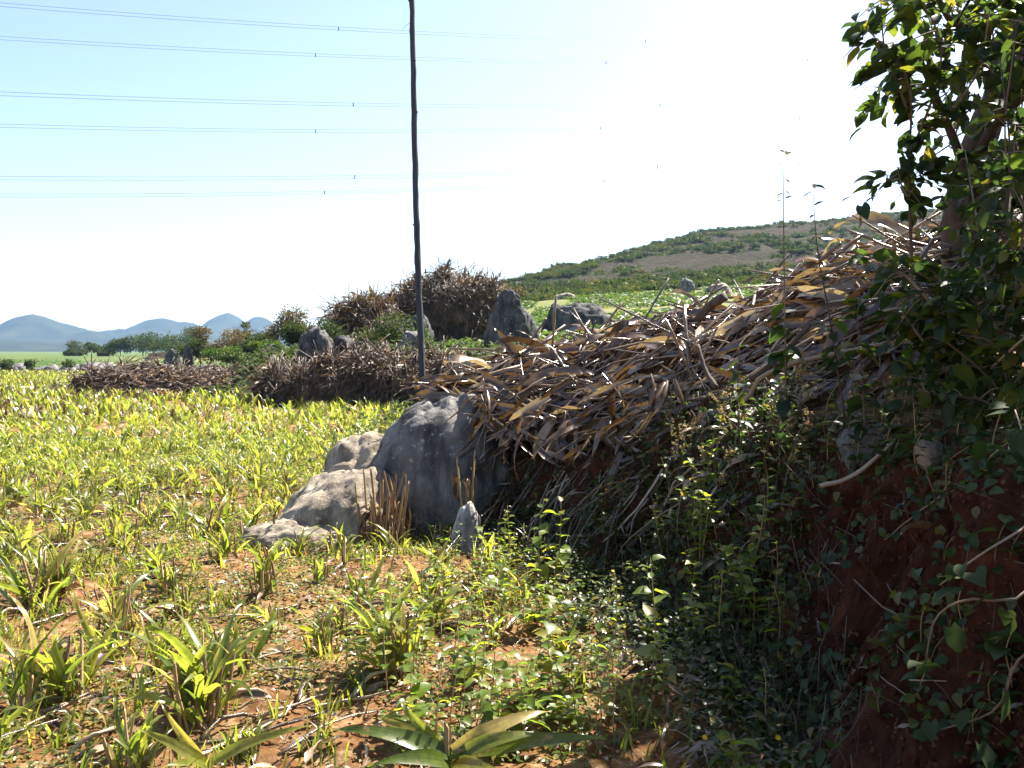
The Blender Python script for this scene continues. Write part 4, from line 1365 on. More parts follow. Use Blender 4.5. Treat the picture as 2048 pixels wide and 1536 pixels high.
left_bank = lambda q: q[:, 0] < .33 * q[:, 1] + .25 * NR.random(len(q)) ** 2
right_bank = lambda q: q[:, 0] > .22 * q[:, 1]
bank_scatter('bank_stems', VINE, 'dark_twig', 900, left_bank, (.15, .55), (-1.4, -.3), 'thin dead stems and vines tangled over the bank', 'stems', .6, .08)
bank_scatter('bank_straw', STALK, 'straw_old', 600, left_bank, (.15, .5), (-1.6, -.3), 'broken straw caught on the bank', 'straw litter', .35, .06)
bank_scatter('bank_rootlets', VINE, 'twig', 420, right_bank, (.08, .35), (-1.6, -.2), 'fine rootlets hanging from the red bank', 'roots', .5, .03)
M['clod'] = solid_mat('bank_clod', [(0.2, (.03, .011, .006)), (.6, (.07, .024, .012)), (.9, (.13, .05, .026))], scale=20, rough=1, bump=.5, tint=True)  # clod colour follows the shade-darkened bank soil
CL = []
for i in range(5):
    v, t = tube([(0, -.5, 0), (.05, -.25, .05), (0, .2, .05), (0, .5, .02)], [.2, .5, .5, .25], 5, .5, i); CL.append((v, t))
bank_scatter('bank_clods', CL, 'clod', 4200, right_bank, (.005, .024), (-1.2, .3), 'crumbling clods of red earth on the cut bank', 'clods', .7, .002)
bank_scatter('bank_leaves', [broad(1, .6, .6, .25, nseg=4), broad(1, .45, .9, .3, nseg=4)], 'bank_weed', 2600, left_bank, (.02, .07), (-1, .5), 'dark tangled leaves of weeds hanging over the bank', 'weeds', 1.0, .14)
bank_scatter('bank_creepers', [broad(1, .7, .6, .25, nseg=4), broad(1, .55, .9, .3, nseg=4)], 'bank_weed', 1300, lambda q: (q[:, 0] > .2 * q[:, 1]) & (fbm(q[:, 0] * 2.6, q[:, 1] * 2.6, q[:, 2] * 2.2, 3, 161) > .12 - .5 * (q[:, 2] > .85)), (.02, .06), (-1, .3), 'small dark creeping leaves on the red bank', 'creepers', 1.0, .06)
xa, ya = scatter(2200, (-.6, 2.0), (2.6, 8.0), lambda x, y: inwedge(x, y) & (edge_s(x, y) > -.8) & (edge_s(x, y) < .6) & (x < .34 * y))
litter('bank_leaf_litter', DRY, M['dry_leaf'], (xa, ya), (.15, .6), 'dead leaves caught on the bank below the heap', 'leaf litter', tilt=(-.9, .2), lift=.06, thin=.8)
for i in range(60):
    px, py = R.uniform(10, 900), R.uniform(1000, 1500)
    p = on_ground(px, py)
    if edge_s(np.array([p.x]), np.array([p.y]))[0] > -.2 or blocked(p.x, p.y): continue
    a = R.gauss(.55, .35) if R.random() < .7 else R.uniform(0, 3.1)
    L = R.uniform(.22, .7)
    dx, dy = math.cos(a) * L / 2, math.sin(a) * L / 2
    p0 = Vector((p.x - dx, p.y - dy, gz(p.x - dx, p.y - dy) + .02)); p1 = Vector((p.x + dx, p.y + dy, gz(p.x + dx, p.y + dy) + .03))
    o = link('straw', STALK_ME[i % 6]); d = p1 - p0
    o.matrix_world = m4(frame(d, (0, 0, 1)), (p0 + p1) / 2, (R.uniform(.4, .95),) * 1 + (L,) + (R.uniform(.4, .95),))
    tag(o, 'pale broken maize stalk lying on the red soil between clumps', 'straw', 'broken stalks lying on the field')

# ------------------------------------------------------------------ leafy weeds
WL = [broad(1, R.uniform(.5, .75), R.uniform(.3, 1.1), R.uniform(.15, .45), nseg=5, tooth=.05) for _ in range(6)]
WB_ME = [new_mesh('leaf', v, t, M['weed_bright'], np.full(len(v), (i * .23) % 1 * .6)) for i, (v, t) in enumerate(WL)]
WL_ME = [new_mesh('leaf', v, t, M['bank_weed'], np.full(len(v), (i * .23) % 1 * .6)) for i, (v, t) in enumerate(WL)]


def weed(loc, h, nl, ll, label, group, lean=(0, 0), name='leafy_weed', stemr=.003, mat_stem='stub', pool=None):
    root = empty(name, loc, label, 'weed', group)
    pts = [Vector((lean[0] * t * t + .012 * math.sin(5 * t + loc[0] * 9), lean[1] * t * t, h * t - .02 * (1 - t))) for t in np.linspace(0, 1, 7)]
    v, t = tube(pts, [stemr * (1 - .6 * k / 6) for k in range(7)], 5)
    link('stem', new_mesh('stem', v, t, M[mat_stem], np.full(len(v), R.random() * .5)), root)
    for i in range(nl):
        k = .18 + .82 * (i + R.random()) / nl
        q = pts[min(6, int(k * 6))].lerp(pts[min(6, int(k * 6) + 1)], k * 6 % 1)
        a = i * 2.4 + R.uniform(-.5, .5)
        el = R.uniform(-.25, .55)
        D = Vector((math.cos(a), math.sin(a), el))
        s = ll * (1.15 - .55 * k) * R.uniform(.6, 1.25)
        o = link('leaf', R.choice(pool or WL_ME), root)
        o.matrix_local = m4(frame(D, (R.uniform(-.4, .4), R.uniform(-.4, .4), 1)), q + D * .008, (s, s, s))
    return root


WG, WLB = 'leafy weeds at the bank foot', 'bright green small-leaved weed growing in the sunlit patch at the bank foot'
placed = []
tries = 0
while len(placed) < 98 and tries < 2000:
    tries += 1
    px = R.gauss(1010, 170); py = R.uniform(1130, 1530)
    if not 690 < px < 1380: continue
    if px < 800 + (1530 - py) * .22 and R.random() < .85: continue
    if vnoise(np.array([px / 90.0]), np.array([py / 60.0]), 0, 77)[0] < -.25: continue
    p = on_ground(px, py)
    if any((p - q).length < .075 for q in placed): continue
    placed.append(p)
    weed(p, R.choice((R.uniform(.12, .3), R.uniform(.3, .62))), R.randint(11, 18), R.choice((R.uniform(.035, .06), R.uniform(.07, .12))), WLB, WG, (R.uniform(-.05, .05), R.uniform(-.05, .05)), pool=WB_ME)
# single out the tall ones
for px, py, h, nl, ll, lab in [(1000, 1190, .34, 10, .11, 'tall weed with large lance leaves glowing yellow-green below the heap'), (1120, 1180, .32, 6, .13, 'weed with one broad upright bright leaf beside the shaded bank'),
                               (730, 1160, .25, 10, .07, 'round-leaved weed by the upright stubble clump'), (1560, 1330, .36, 12, .075, 'single sunlit round-leaved weed standing out against the dark red bank'),
                               (1400, 1180, .5, 18, .085, 'bushy sunlit weed climbing the shaded bank below the heap'), (1310, 1260, .38, 14, .07, 'sunlit weed beside yellow flowers at the bank foot'),
                               (1480, 1560, .18, 8, .14, 'broad pale-leaved weed at the foot of the dark bank'), (1540, 1480, .3, 16, .05, 'small sunlit many-leaved weed beside the pale-leaved one'),
                               (1470, 1420, .18, 10, .09, 'low dark-leaved rosette weed in the bank shade')]:
    weed(on_ground(px, py), h, nl, ll, lab, None, (R.uniform(-.06, .06), -.03), stemr=.004, pool=WB_ME)
for i in range(26):
    px = R.uniform(1270, 1580); py = R.uniform(960, 1330)
    weed(off(px, py, .02), R.uniform(.25, .5), R.randint(12, 20), R.uniform(.05, .10), 'tall leafy weed with sun-caught tips rising from the shaded bank', 'tall weeds rising from the bank', (R.uniform(-.15, 0), R.uniform(-.25, -.08)), stemr=.004, pool=WB_ME if R.random() < .6 else None)
# weeds all over the bank front
for i in range(110):
    px = R.uniform(1000, 1640); py = R.uniform(880, 1300) if R.random() < .8 else R.uniform(780, 900)
    if px > 1500 and py > 1050 and R.random() < .8: continue
    p = off(px, py, .01)
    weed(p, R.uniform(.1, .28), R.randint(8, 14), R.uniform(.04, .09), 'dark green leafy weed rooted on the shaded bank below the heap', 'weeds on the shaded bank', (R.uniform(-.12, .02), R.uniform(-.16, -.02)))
xa, ya = scatter(16000, (-.9, 2.2), (2.4, 7.6), lambda x, y: inwedge(x, y) & (edge_s(x, y) > -.75) & (edge_s(x, y) < .7) & (fbm(x * 1.6, y * 1.6, 0, 3, 120) + .55 * (1.45 - x) > .08))
keep = NR.random(len(xa)) < .42
cover('bank_undergrowth', M['bank_weed'], (xa[keep], ya[keep]), (.014, .034), (-.4, .6), 'tangle of small leaves covering the lower bank', 'undergrowth', [WL[0], WL[1]], h=.22, per=4)
xa, ya = scatter(30000, (-.6, 1.7), (3.4, 8.0), lambda x, y: inwedge(x, y) & (edge_s(x, y) > -.6) & (edge_s(x, y) < .5) & (x < .29 * y + .05 * np.sin(y * 9)))
keep = NR.random(len(xa)) < .26
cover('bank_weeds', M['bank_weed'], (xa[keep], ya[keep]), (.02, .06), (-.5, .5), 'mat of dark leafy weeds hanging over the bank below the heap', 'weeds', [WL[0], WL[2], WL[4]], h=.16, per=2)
xa, ya = scatter(14000, (-16, 1), (9, 60), lambda x, y: inwedge(x, y) & (np.abs(edge_s(x, y) + .1) < 1.6))
cover('slope_weeds', M['dark_shrub'], (xa, ya), (.04, .08), (-.3, .7), 'rough weeds and brambles on the terrace slope behind the boulder', 'weeds', [WL[0], WL[2]], h=.35, per=4)
# tall grass blades and dry blades near the boulder foot
for (px, py, n, lab) in [(880, 1150, 9, 'tuft of tall orange and green grass blades in front of the pale stone'), (700, 1080, 8, 'tuft of thin grass beside the upright stubble clump'), (1060, 1130, 7, 'tuft of bent yellow grass blades below the heap'), (960, 1230, 6, 'thin tuft of drooping orange grass among sunlit weeds')]:
    p = on_ground(px, py)
    root = empty('grass_tuft', p, lab, 'grass')
    for i in range(n):
        v, t = blade(R.uniform(.25, .45), .013, R.uniform(1.1, 1.5), R.uniform(.3, 2.4), .3, 7, R.uniform(-.6, .6), .05, .7, i)
        o = link('blade', new_mesh('blade', v, t, M['corn'] if R.random() < .5 else M['dry_leaf'], np.full(len(v), .5)), root)
        o.location = (R.uniform(-.05, .05), R.uniform(-.05, .05), 0); o.rotation_euler = (0, 0, R.uniform(0, 6.28))
# yellow flowers
FL = Geo()
for k in range(8):
    a = k * math.pi / 4; c, s = math.cos(a), math.sin(a)
    v, t = broad(.011, .006, .5, .1, nseg=2)
    FL.add(v @ np.array([[c, -s, 0], [s, c, 0], [0, 0, 1]]).T, t, .5)
FL_ME = FL.mesh('flower_head', M['flower'])
for i, (px, py) in enumerate([(1268, 1140), (1205, 1248), (1222, 1246), (1248, 1252), (1188, 1282), (1283, 1255), (1410, 1475), (1556, 1475), (1243, 1175), (1226, 1142)]):
    p = on_ground(px, py + 70); tip = off(px, py, 0, p.y - .02)
    root = empty('yellow_flower', p, ['small yellow flower on a thin stem at the shaded bank foot', 'lone small yellow flower on a thin stem low by the dark bank'][px > 1380], 'flower', 'small yellow flowers at the bank foot' if px < 1380 else 'yellow flowers low by the dark bank')
    tl = tip - p
    v, t = tube([(0, 0, -.01), tl * .5 + Vector((.012, 0, .01)), tl], [.0016, .0013, .001], 4)
    link('stem', new_mesh('stem', v, t, M['stub'], np.full(len(v), .2)), root)
    o = link('flower_head', FL_ME, root); o.location = tl; o.rotation_euler = (R.uniform(.3, 1.2), R.uniform(-.4, .4), 0); o.scale = (1.1,) * 3

# dry seed-headed weeds in front of the heap
SH = Geo()
for k in range(14):
    v, t = small_leaf(); d = rand_dirs(1, -.2, 1); SH.add(v @ (frames(d, rand_dirs(1))[0] * NR.uniform(.006, .014)).T, t, NR.random())
SH_ME = SH.mesh('seed_head', M['seed'])


def seed_weed(loc, h, nb, label, group, lean=(0, 0)):
    root = empty('seed_weed', loc, label, 'weed', group)
    pts = [Vector((lean[0] * t * t, lean[1] * t * t, h * t - .01)) for t in np.linspace(0, 1, 6)]
    v, t = tube(pts, [.0032 - .002 * k / 5 for k in range(6)], 5)
    link('stem', new_mesh('stem', v, t, M['twig'], np.full(len(v), .4)), root)
    for i in range(nb):
        k = R.uniform(.3, 1); q = pts[int(k * 5)] if k < 1 else pts[5]
        a = R.uniform(0, 6.28); b = Vector((math.cos(a), math.sin(a), R.uniform(.5, 1.3))).normalized() * h * R.uniform(.12, .3)
        v, t = tube([q, q + b * .6 + Vector((0, 0, -.005)), q + b], [.0015, .0012, .0008], 3)
        st = link('branchlet', new_mesh('branchlet', v, t, M['twig'], np.full(len(v), .6)), root)
        for j in range(3):
            o = link('seed_head', SH_ME, st); o.location = q + b * (.5 + .25 * j) + Vector((R.uniform(-.012, .012), R.uniform(-.012, .012), 0)); s = R.uniform(.7, 1.5); o.scale = (s, s, s); o.rotation_euler = (R.uniform(0, 6), R.uniform(0, 6), 0)
        if i % 2 == 0:
            o = link('leaf', R.choice(WL_ME), root); s = R.uniform(.03, .06); D = Vector((math.cos(a + 1), math.sin(a + 1), .1))
            o.matrix_local = m4(frame(D, (0, 0, 1)), q, (s, s, s))
    return root


for i in range(24):
    px = R.uniform(1340, 1620); py = R.uniform(860, 1000)
    seed_weed(off(px, py, .03), R.uniform(.22, .45), R.randint(7, 11), 'dry pale weed with small seed heads in front of the heap', 'seed-headed weeds before the heap', (R.uniform(-.12, .1), R.uniform(-.15, -.02)))
for i in range(12):
    px = R.uniform(1690, 1880); py = R.uniform(820, 880)
    seed_weed(off(px, py, .02), R.uniform(.18, .34), R.randint(7, 11), 'grey dry weed with seed heads above the slab in the red bank', 'seed-headed weeds above the slab', (R.uniform(-.06, .06), R.uniform(-.12, 0)))


# tall thin weeds rising out of the heap against the sky
def tall_weed(ctrl, label, leaves, r=.0055):
    pts = curve_pts(ctrl, 16); base = pts[0].copy()
    root = empty('tall_weed', base, label, 'weed')
    v, t = tube([p - base for p in pts], [r * (1 - .8 * k / 15) for k in range(16)], 5)
    link('stem', new_mesh('stem', v, t, M['twig'], np.full(len(v), .2)), root)
    for (k, n, s, dry) in leaves:
        q = pts[int(k * 15)] - base
        for i in range(n):
            a = R.uniform(0, 6.28); D = Vector((math.cos(a), math.sin(a), R.uniform(-.9, .4)))
            sc = s * R.uniform(.6, 1.2)
            me = R.choice(BL_DRY if dry else BL_ME)
            o = link('leaf', me, root)
            o.matrix_local = m4(frame(D, (R.uniform(-.5, .5), R.uniform(-.5, .5), 1)), q + D * .012 + Vector((0, 0, R.uniform(-.08, .08))), (sc, sc, sc))


BL = [broad(1, R.uniform(.62, .85), R.uniform(.2, 1.2), R.uniform(.1, .5), heart=1, nseg=6, tooth=.04) for _ in range(8)]
BL_ME = [new_mesh('leaf', v, t, M['broad'], np.full(len(v), (i * .37) % 1 * .6)) for i, (v, t) in enumerate(BL)]
VN_ME = [new_mesh('leaf', v, t, M['dark_shrub'], np.full(len(v), (i * .37) % 1 * .35)) for i, (v, t) in enumerate(BL)]
BL_DRY = [new_mesh('leaf', v * np.array([.55, 1, 1]), t, M['brown_shrub'], np.full(len(v), (i * .37) % 1)) for i, (v, t) in enumerate(BL[:4])]
tall_weed([P(1572, 840, 4.3), P(1570, 640, 4.25), P(1567, 450, 4.2), P(1568, 300, 4.2)], 'tallest thin dry weed stem standing out of the heap against the sky', [(.0, 4, .07, 0), (.1, 5, .09, 0), (.22, 8, .10, 0), (.3, 6, .1, 0), (.38, 4, .09, 0), (.8, 5, .035, 1), (.74, 2, .03, 1), (.99, 5, .035, 1), (.88, 3, .02, 1)])
tall_weed([P(1690, 840, 4.15), P(1660, 640, 4.15), P(1635, 500, 4.1), P(1625, 365, 4.1)], 'slightly shorter leaning weed stem beside the tallest one on the heap', [(.05, 5, .09, 0), (.2, 6, .1, 0), (.33, 5, .09, 0), (.55, 3, .06, 0), (.8, 3, .04, 1), (.97, 5, .05, 1), (.66, 4, .03, 1)])
tall_weed([P(1730, 860, 4.0), P(1725, 760, 4.0), P(1715, 640, 3.95), P(1722, 560, 3.95)], 'short leafy weed stem in front of the heap left of the tree', [(.1, 4, .08, 0), (.3, 6, .1, 0), (.55, 6, .09, 0), (.8, 5, .08, 0), (.98, 4, .06, 0)])
tall_weed([P(1480, 900, 4.9), P(1475, 800, 4.85), P(1480, 700, 4.8)], 'low leafy green shoot in front of the heap middle', [(.2, 4, .07, 0), (.6, 4, .08, 0), (.95, 4, .08, 0)])

# ------------------------------------------------------------------ tree and shrubs on the right
def leafy(name, loc, label, cat, stems, leaf_pts, size, n_ind=280, stem_mat='bark', petiole=True, mesh_pool=None, tpl=None, mat='broad', stem_names=None):
    """stems: list of (pts, r0, r1, part name); leaf_pts: list of (Vector, outward)"""
    root = empty(name, loc, label, cat)
    base = Vector(loc)
    for k, (pts, r0, r1, nm) in enumerate(stems):
        n = len(pts)
        v, t = tube([p - base for p in pts], [r0 + (r1 - r0) * (i / (n - 1)) ** .8 for i in range(n)], 10 if r0 > .03 else 6, .06, k)
        link(nm, new_mesh(nm, v, t, M[stem_mat] if r0 > .012 else M['twig'], np.full(len(v), R.random() * .5)), root)
    camv = Vector((0, 0, CAM_H))
    leaf_pts.sort(key=lambda q: (q[0] - camv).length + (0 if abs(q[0].x / max(q[0].y, .1)) < .6 else 50))
    g = Geo()
    mats, locs = [], []
    for i, (p, o_) in enumerate(leaf_pts):
        D = (o_ + Vector((R.gauss(0, .5), R.gauss(0, .5), R.gauss(-.35, .45)))).normalized()
        s = R.uniform(*size)
        rot = frame(D, (R.gauss(0, .5), R.gauss(0, .5), 1))
        if i < n_ind:
            o = link('leaf', R.choice(mesh_pool or BL_ME), root)
            o.matrix_local = m4(rot, p - base, (s, s, s))
        else:
            mats.append(np.array(rot) * s); locs.append(tuple(p - base))
    if locs:
        mats = np.array(mats); locs = np.array(locs); ti = NR.random(len(locs))
        for k, tp in enumerate(tpl or BL):
            q = slice(k, None, len(tpl or BL)); g.inst(tp, mats[q], locs[q], ti[q])
        g.build('foliage', M[mat], root)['kind'] = 'stuff'
    return root


def twigs_from(pts, n, length, rr, spread=1.0, up=.1):
    """side twigs along a limb, returns (twig polylines, leaf points)"""
    tw, lf = [], []
    m = len(pts)
    for i in range(n):
        k = rr.uniform(.15, 1) * (m - 1); a = pts[int(k)].lerp(pts[min(m - 1, int(k) + 1)], k % 1)
        d = Vector((rr.gauss(0, 1), rr.gauss(0, 1), rr.gauss(up, .6))).normalized()
        L = length * rr.uniform(.5, 1.2)
        c = [a, a + d * L * .35 + Vector((0, 0, .02)), a + d * L * .7, a + d * L + Vector((0, 0, -.12 * L))]
        q = curve_pts(c, 8); tw.append(q)
        for j in range(rr.randint(4, 8)):
            b = q[rr.randint(2, 7)]
            lf.append((b + Vector((rr.gauss(0, .02), rr.gauss(0, .02), rr.gauss(0, .02))) * spread, d))
    return tw, lf


def right_tree():
    rr = random.Random(77)
    b = P(1935, 640, 5.6); b.z = gz(b.x, b.y) - .1
    stems, leaves = [], []
    trunk = curve_pts([b, P(1925, 500, 5.6), P(1930, 400, 5.55), P(1960, 280, 5.6), P(2010, 150, 5.6), P(2060, -60, 5.7), P(2090, -300, 5.8)], 24)
    stems.append((trunk, .145, .06, 'trunk'))
    limbs_and_blockers = [[trunk[9], P(1900, 260, 5.4), P(1840, 120, 5.2), P(1780, -20, 5.1)], [trunk[12], P(2080, 160, 5.4), P(2150, 60, 5.0), P(2230, -60, 4.8)], [trunk[11], P(1985, 120, 5.9), P(1960, -40, 6.1), P(1940, -240, 6.3)],
             [trunk[14], P(1960, 100, 5.0), P(1900, 40, 4.7), P(1850, -60, 4.4)], [trunk[17], P(2150, -100, 5.2), P(2250, -160, 4.8), P(2380, -180, 4.4)], [trunk[18], P(2000, -160, 6.2), P(1920, -300, 6.8)], [trunk[8], P(2060, 300, 5.2), P(2140, 240, 4.9), P(2230, 200, 4.6)],
             [trunk[7], Vector((3.1, 4.7, 2.6)), Vector((2.9, 3.9, 2.8)), Vector((2.6, 3.1, 2.9))], [trunk[9], Vector((3.4, 4.9, 3.0)), Vector((3.3, 4.0, 3.3)), Vector((2.9, 3.4, 3.4))], [trunk[8], Vector((3.0, 5.2, 2.5)), Vector((3.2, 4.6, 2.5)), Vector((3.3, 3.6, 2.4))], [trunk[10], Vector((2.9, 4.9, 3.3)), Vector((2.7, 4.2, 3.9)), Vector((2.4, 3.6, 4.2))],  # from here on: unseen limbs added to shade the vine and bank
             [trunk[9], Vector((3.4, 4.6, 2.9)), Vector((3.2, 3.6, 3.0)), Vector((2.7, 2.7, 2.9))], [trunk[10], Vector((3.7, 4.6, 3.1)), Vector((3.7, 3.6, 3.2)), Vector((3.3, 2.8, 3.1))], [trunk[8], Vector((3.3, 4.9, 2.6)), Vector((3.0, 4.2, 2.7)), Vector((2.55, 3.6, 2.75))], [trunk[9], Vector((3.9, 5.2, 2.8)), Vector((4.1, 4.2, 3.0)), Vector((3.8, 3.2, 2.9))]]
    for li, L in enumerate(limbs_and_blockers):
        q = curve_pts(L, 14); stems.append((q, .035, .009, 'limb'))
        tw, lf = twigs_from(q, 75 if li > 6 else 34 if li in (0, 2, 3) else 24, .42, rr)  # the added shading limbs carry the densest twigs
        leaves += lf
        for t in tw: stems.append((t, .006, .002, 'twig'))
    leafy('tree', b, 'leafy tree with grey-brown trunk rising at the right end of the stalk heap', 'tree', stems, leaves, (.045, .11), 300)
    # shrub with hanging stems at the tree's left
    stems, leaves = [], []
    sb = P(1840, 470, 5.0); sb.z = gz(sb.x, sb.y) - .05
    mains = [[sb, P(1820, 430, 4.9), P(1818, 330, 4.8), P(1822, 200, 4.7), P(1800, 130, 4.65), P(1735, 60, 4.6)], [P(1825, 250, 4.75), P(1790, 150, 4.7), P(1768, 90, 4.7), P(1760, -30, 4.7)], [P(1820, 310, 4.8), P(1870, 180, 4.7), P(1880, 80, 4.6), P(1830, -20, 4.5)],
             [P(2030, 560, 4.4), P(2020, 400, 4.4), P(2010, 250, 4.3), P(2030, 80, 4.2)], [P(2030, 560, 4.4), P(2050, 440, 4.3), P(2080, 330, 4.1)], [P(1880, 250, 4.7), P(1920, 200, 4.6), P(1960, 130, 4.5), P(1980, 20, 4.4)], [P(1822, 400, 4.85), P(1806, 380, 4.8), P(1796, 340, 4.8)]]
    for i, L in enumerate(mains):
        q = curve_pts(L, 16); stems.append((q, .012 if i == 0 else .008, .003, 'stem'))
        tw, lf = twigs_from(q, 9 if i < 3 else 10, .16 if i < 3 else .26, rr)
        for t in tw: stems.append((t, .003, .0012, 'twig'))
        leaves += lf
    leafy('shrub', sb, 'tall shrub with hanging heart-shaped leaves against the sky, left of the trunk', 'shrub', stems, leaves, (.045, .125), 300)
    # lower leafy shrub at the foot of the trunk
    stems, leaves = [], []
    sb = on_ground(1930, 790)
    for L in [[sb, P(1900, 680, 3.9), P(1850, 560, 3.8)], [sb, P(1880, 640, 3.8), P(1820, 560, 3.8), P(1790, 540, 3.8)], [sb, P(2010, 650, 3.5), P(2040, 520, 3.4), P(2050, 380, 3.4)], [sb, P(1860, 700, 3.8), P(1800, 620, 3.8)], [sb, P(2000, 720, 3.4), P(2090, 640, 3.2)], [sb, P(2000, 560, 3.6), P(2020, 380, 3.7), P(2030, 250, 3.8)], [sb, P(1960, 700, 3.6), P(1920, 620, 3.6), P(1900, 600, 3.6)]]:
        q = curve_pts(L, 12); stems.append((q, .011, .003, 'stem'))
        tw, lf = twigs_from(q, 15, .2, rr); leaves += lf
        for t in tw: stems.append((t, .003, .0012, 'twig'))
    leafy('shrub', sb, 'dense low leafy shrub in front of the tree trunk on the bank top', 'shrub', stems, leaves, (.035, .10), 300)
    stems, leaves = [], []
    cb = on_ground(2020, 840)
    for L in [[cb, P(2000, 700, 3.7), P(1970, 560, 3.8), P(1950, 420, 4.0), P(1930, 300, 4.3)], [cb, P(2040, 640, 3.5), P(2010, 460, 3.6), P(2020, 300, 3.7), P(2000, 120, 3.9)], [cb, P(1980, 760, 3.6), P(1900, 690, 3.7), P(1840, 660, 3.8)], [cb, P(2070, 700, 3.4), P(2060, 500, 3.4), P(2040, 380, 3.5)], [cb, P(1960, 800, 3.5), P(1880, 790, 3.6), P(1820, 770, 3.7)], [cb, P(2010, 900, 3.3), P(2030, 980, 3.1), P(2000, 1050, 2.95)]]:
        q = curve_pts(L, 14); stems.append((q, .009, .003, 'stem'))
        tw, lf = twigs_from(q, 18, .2, rr); leaves += lf
        for t in tw: stems.append((t, .0028, .001, 'twig'))
    leafy('climber', cb, 'dark tangled climber hiding the trunk and trailing down the bank edge', 'climber', stems, leaves, (.03, .085), 300, mesh_pool=BL_ME[:5])
    # shaded vine hanging in front of the red bank
    stems, leaves = [], []
    vb = on_ground(2120, 1000); vb = Vector((vb.x, vb.y, vb.z))
    for L in [[vb, P(2040, 1060, 2.45), P(1960, 1110, 2.35), P(1880, 1170, 2.4)], [vb, P(2060, 1180, 2.3), P(1930, 1200, 2.35), P(1870, 1240, 2.4), P(1850, 1330, 2.45)], [vb, P(2080, 1250, 2.2), P(2030, 1330, 2.2), P(1990, 1420, 2.25), P(1880, 1460, 2.4)], [vb, P(2060, 900, 2.5), P(2030, 820, 2.6)]]:
        q = curve_pts(L, 14); stems.append((q, .005, .002, 'stem'))
        for j in range(7):
            a = q[rr.randint(3, 13)]; leaves.append((a + Vector((rr.gauss(0, .03), rr.gauss(0, .03), rr.gauss(0, .03))), Vector((rr.gauss(-.4, .6), rr.gauss(-.3, .4), rr.gauss(-.5, .4)))))
    leafy('vine', vb, 'dark large-leaved vine hanging in front of the shaded red bank', 'vine', stems, leaves, (.04, .10), 300, mesh_pool=VN_ME)


right_tree()
for i in range(90):
    px = R.uniform(1480, 2040); py = R.uniform(830, 960) if i % 3 else R.uniform(960, 1530)
    if py < 1000 and px < 1640 and R.random() < .4: continue
    weed(off(px, py, .01), R.uniform(.08, .24), R.randint(6, 12), R.uniform(.05, .1), 'dark leafy weed growing on the shaded red bank under the tree', 'weeds on the red bank', (R.uniform(-.06, .06), R.uniform(-.14, -.02)))


# ------------------------------------------------------------------ middle distance shrubs and far trees
def crown_geo(w, h, n, leaf, seed, lumps=7, flat=.8):
    rg = np.random.default_rng(seed)
    cs = np.stack([rg.normal(0, w * .27, lumps), rg.normal(0, w * .25, lumps), h * rg.uniform(.35, .8, lumps)], -1)
    rs = rg.uniform(.16, .30, lumps) * min(w, h * 1.2)
    k = rg.integers(0, lumps, n)
    d = rg.normal(0, 1, (n, 3)); d /= np.linalg.norm(d, axis=1, keepdims=True)
    p = cs[k] + d * (rs[k] * rg.random(n) ** .45 * rg.uniform(.7, 1.25, n))[:, None] * np.array([1.15, 1.1, flat])
    p[:, 2] = np.maximum(p[:, 2], .05 * h)
    D = d + rg.normal(0, .7, (n, 3)); U = rg.normal(0, 1, (n, 3)) + np.array([0, 0, .8])
    sc = rg.uniform(.6, 1.3, n) * leaf
    g = Geo(); g.inst(small_leaf(), frames(D, U) * sc[:, None, None], p, np.clip(rg.random(n) * .6 + .4 * rg.random(lumps)[k], 0, 1))
    return g


def shrub(name, px0, px1, ptop, d, zb, n, leaf, mat, seed, label, cat='shrub', group=None, trunk=0.0):
    a, b = P(px0, ptop, d), P(px1, ptop, d)
    w, h = b.x - a.x, a.z - zb
    root = empty(name, ((a.x + b.x) / 2, d, zb), label, cat, group)
    rr = random.Random(seed)
    for k in range(1 if trunk > .3 else 4):
        top = Vector((rr.uniform(-.25, .25) * w, rr.uniform(-.2, .2) * w, h * rr.uniform(.5, .75)))
        r = .025 * h if trunk else .012 * h
        v, t = tube(curve_pts([(0, 0, -.1), (top.x * .2, 0, h * .25), (top.x * .6, top.y * .5, h * .45), top], 7), [r * (1 - .1 * j) for j in range(7)], 5)
        link('trunk' if trunk else 'stem', new_mesh('trunk', v, t, M['twig'], np.full(len(v), .2)), root)
    crown_geo(w * 1.3, h * 1.12, int(n * 1.3), leaf, seed, 9 if w > 2 else 6).build('crown', M[mat], root)
    return root


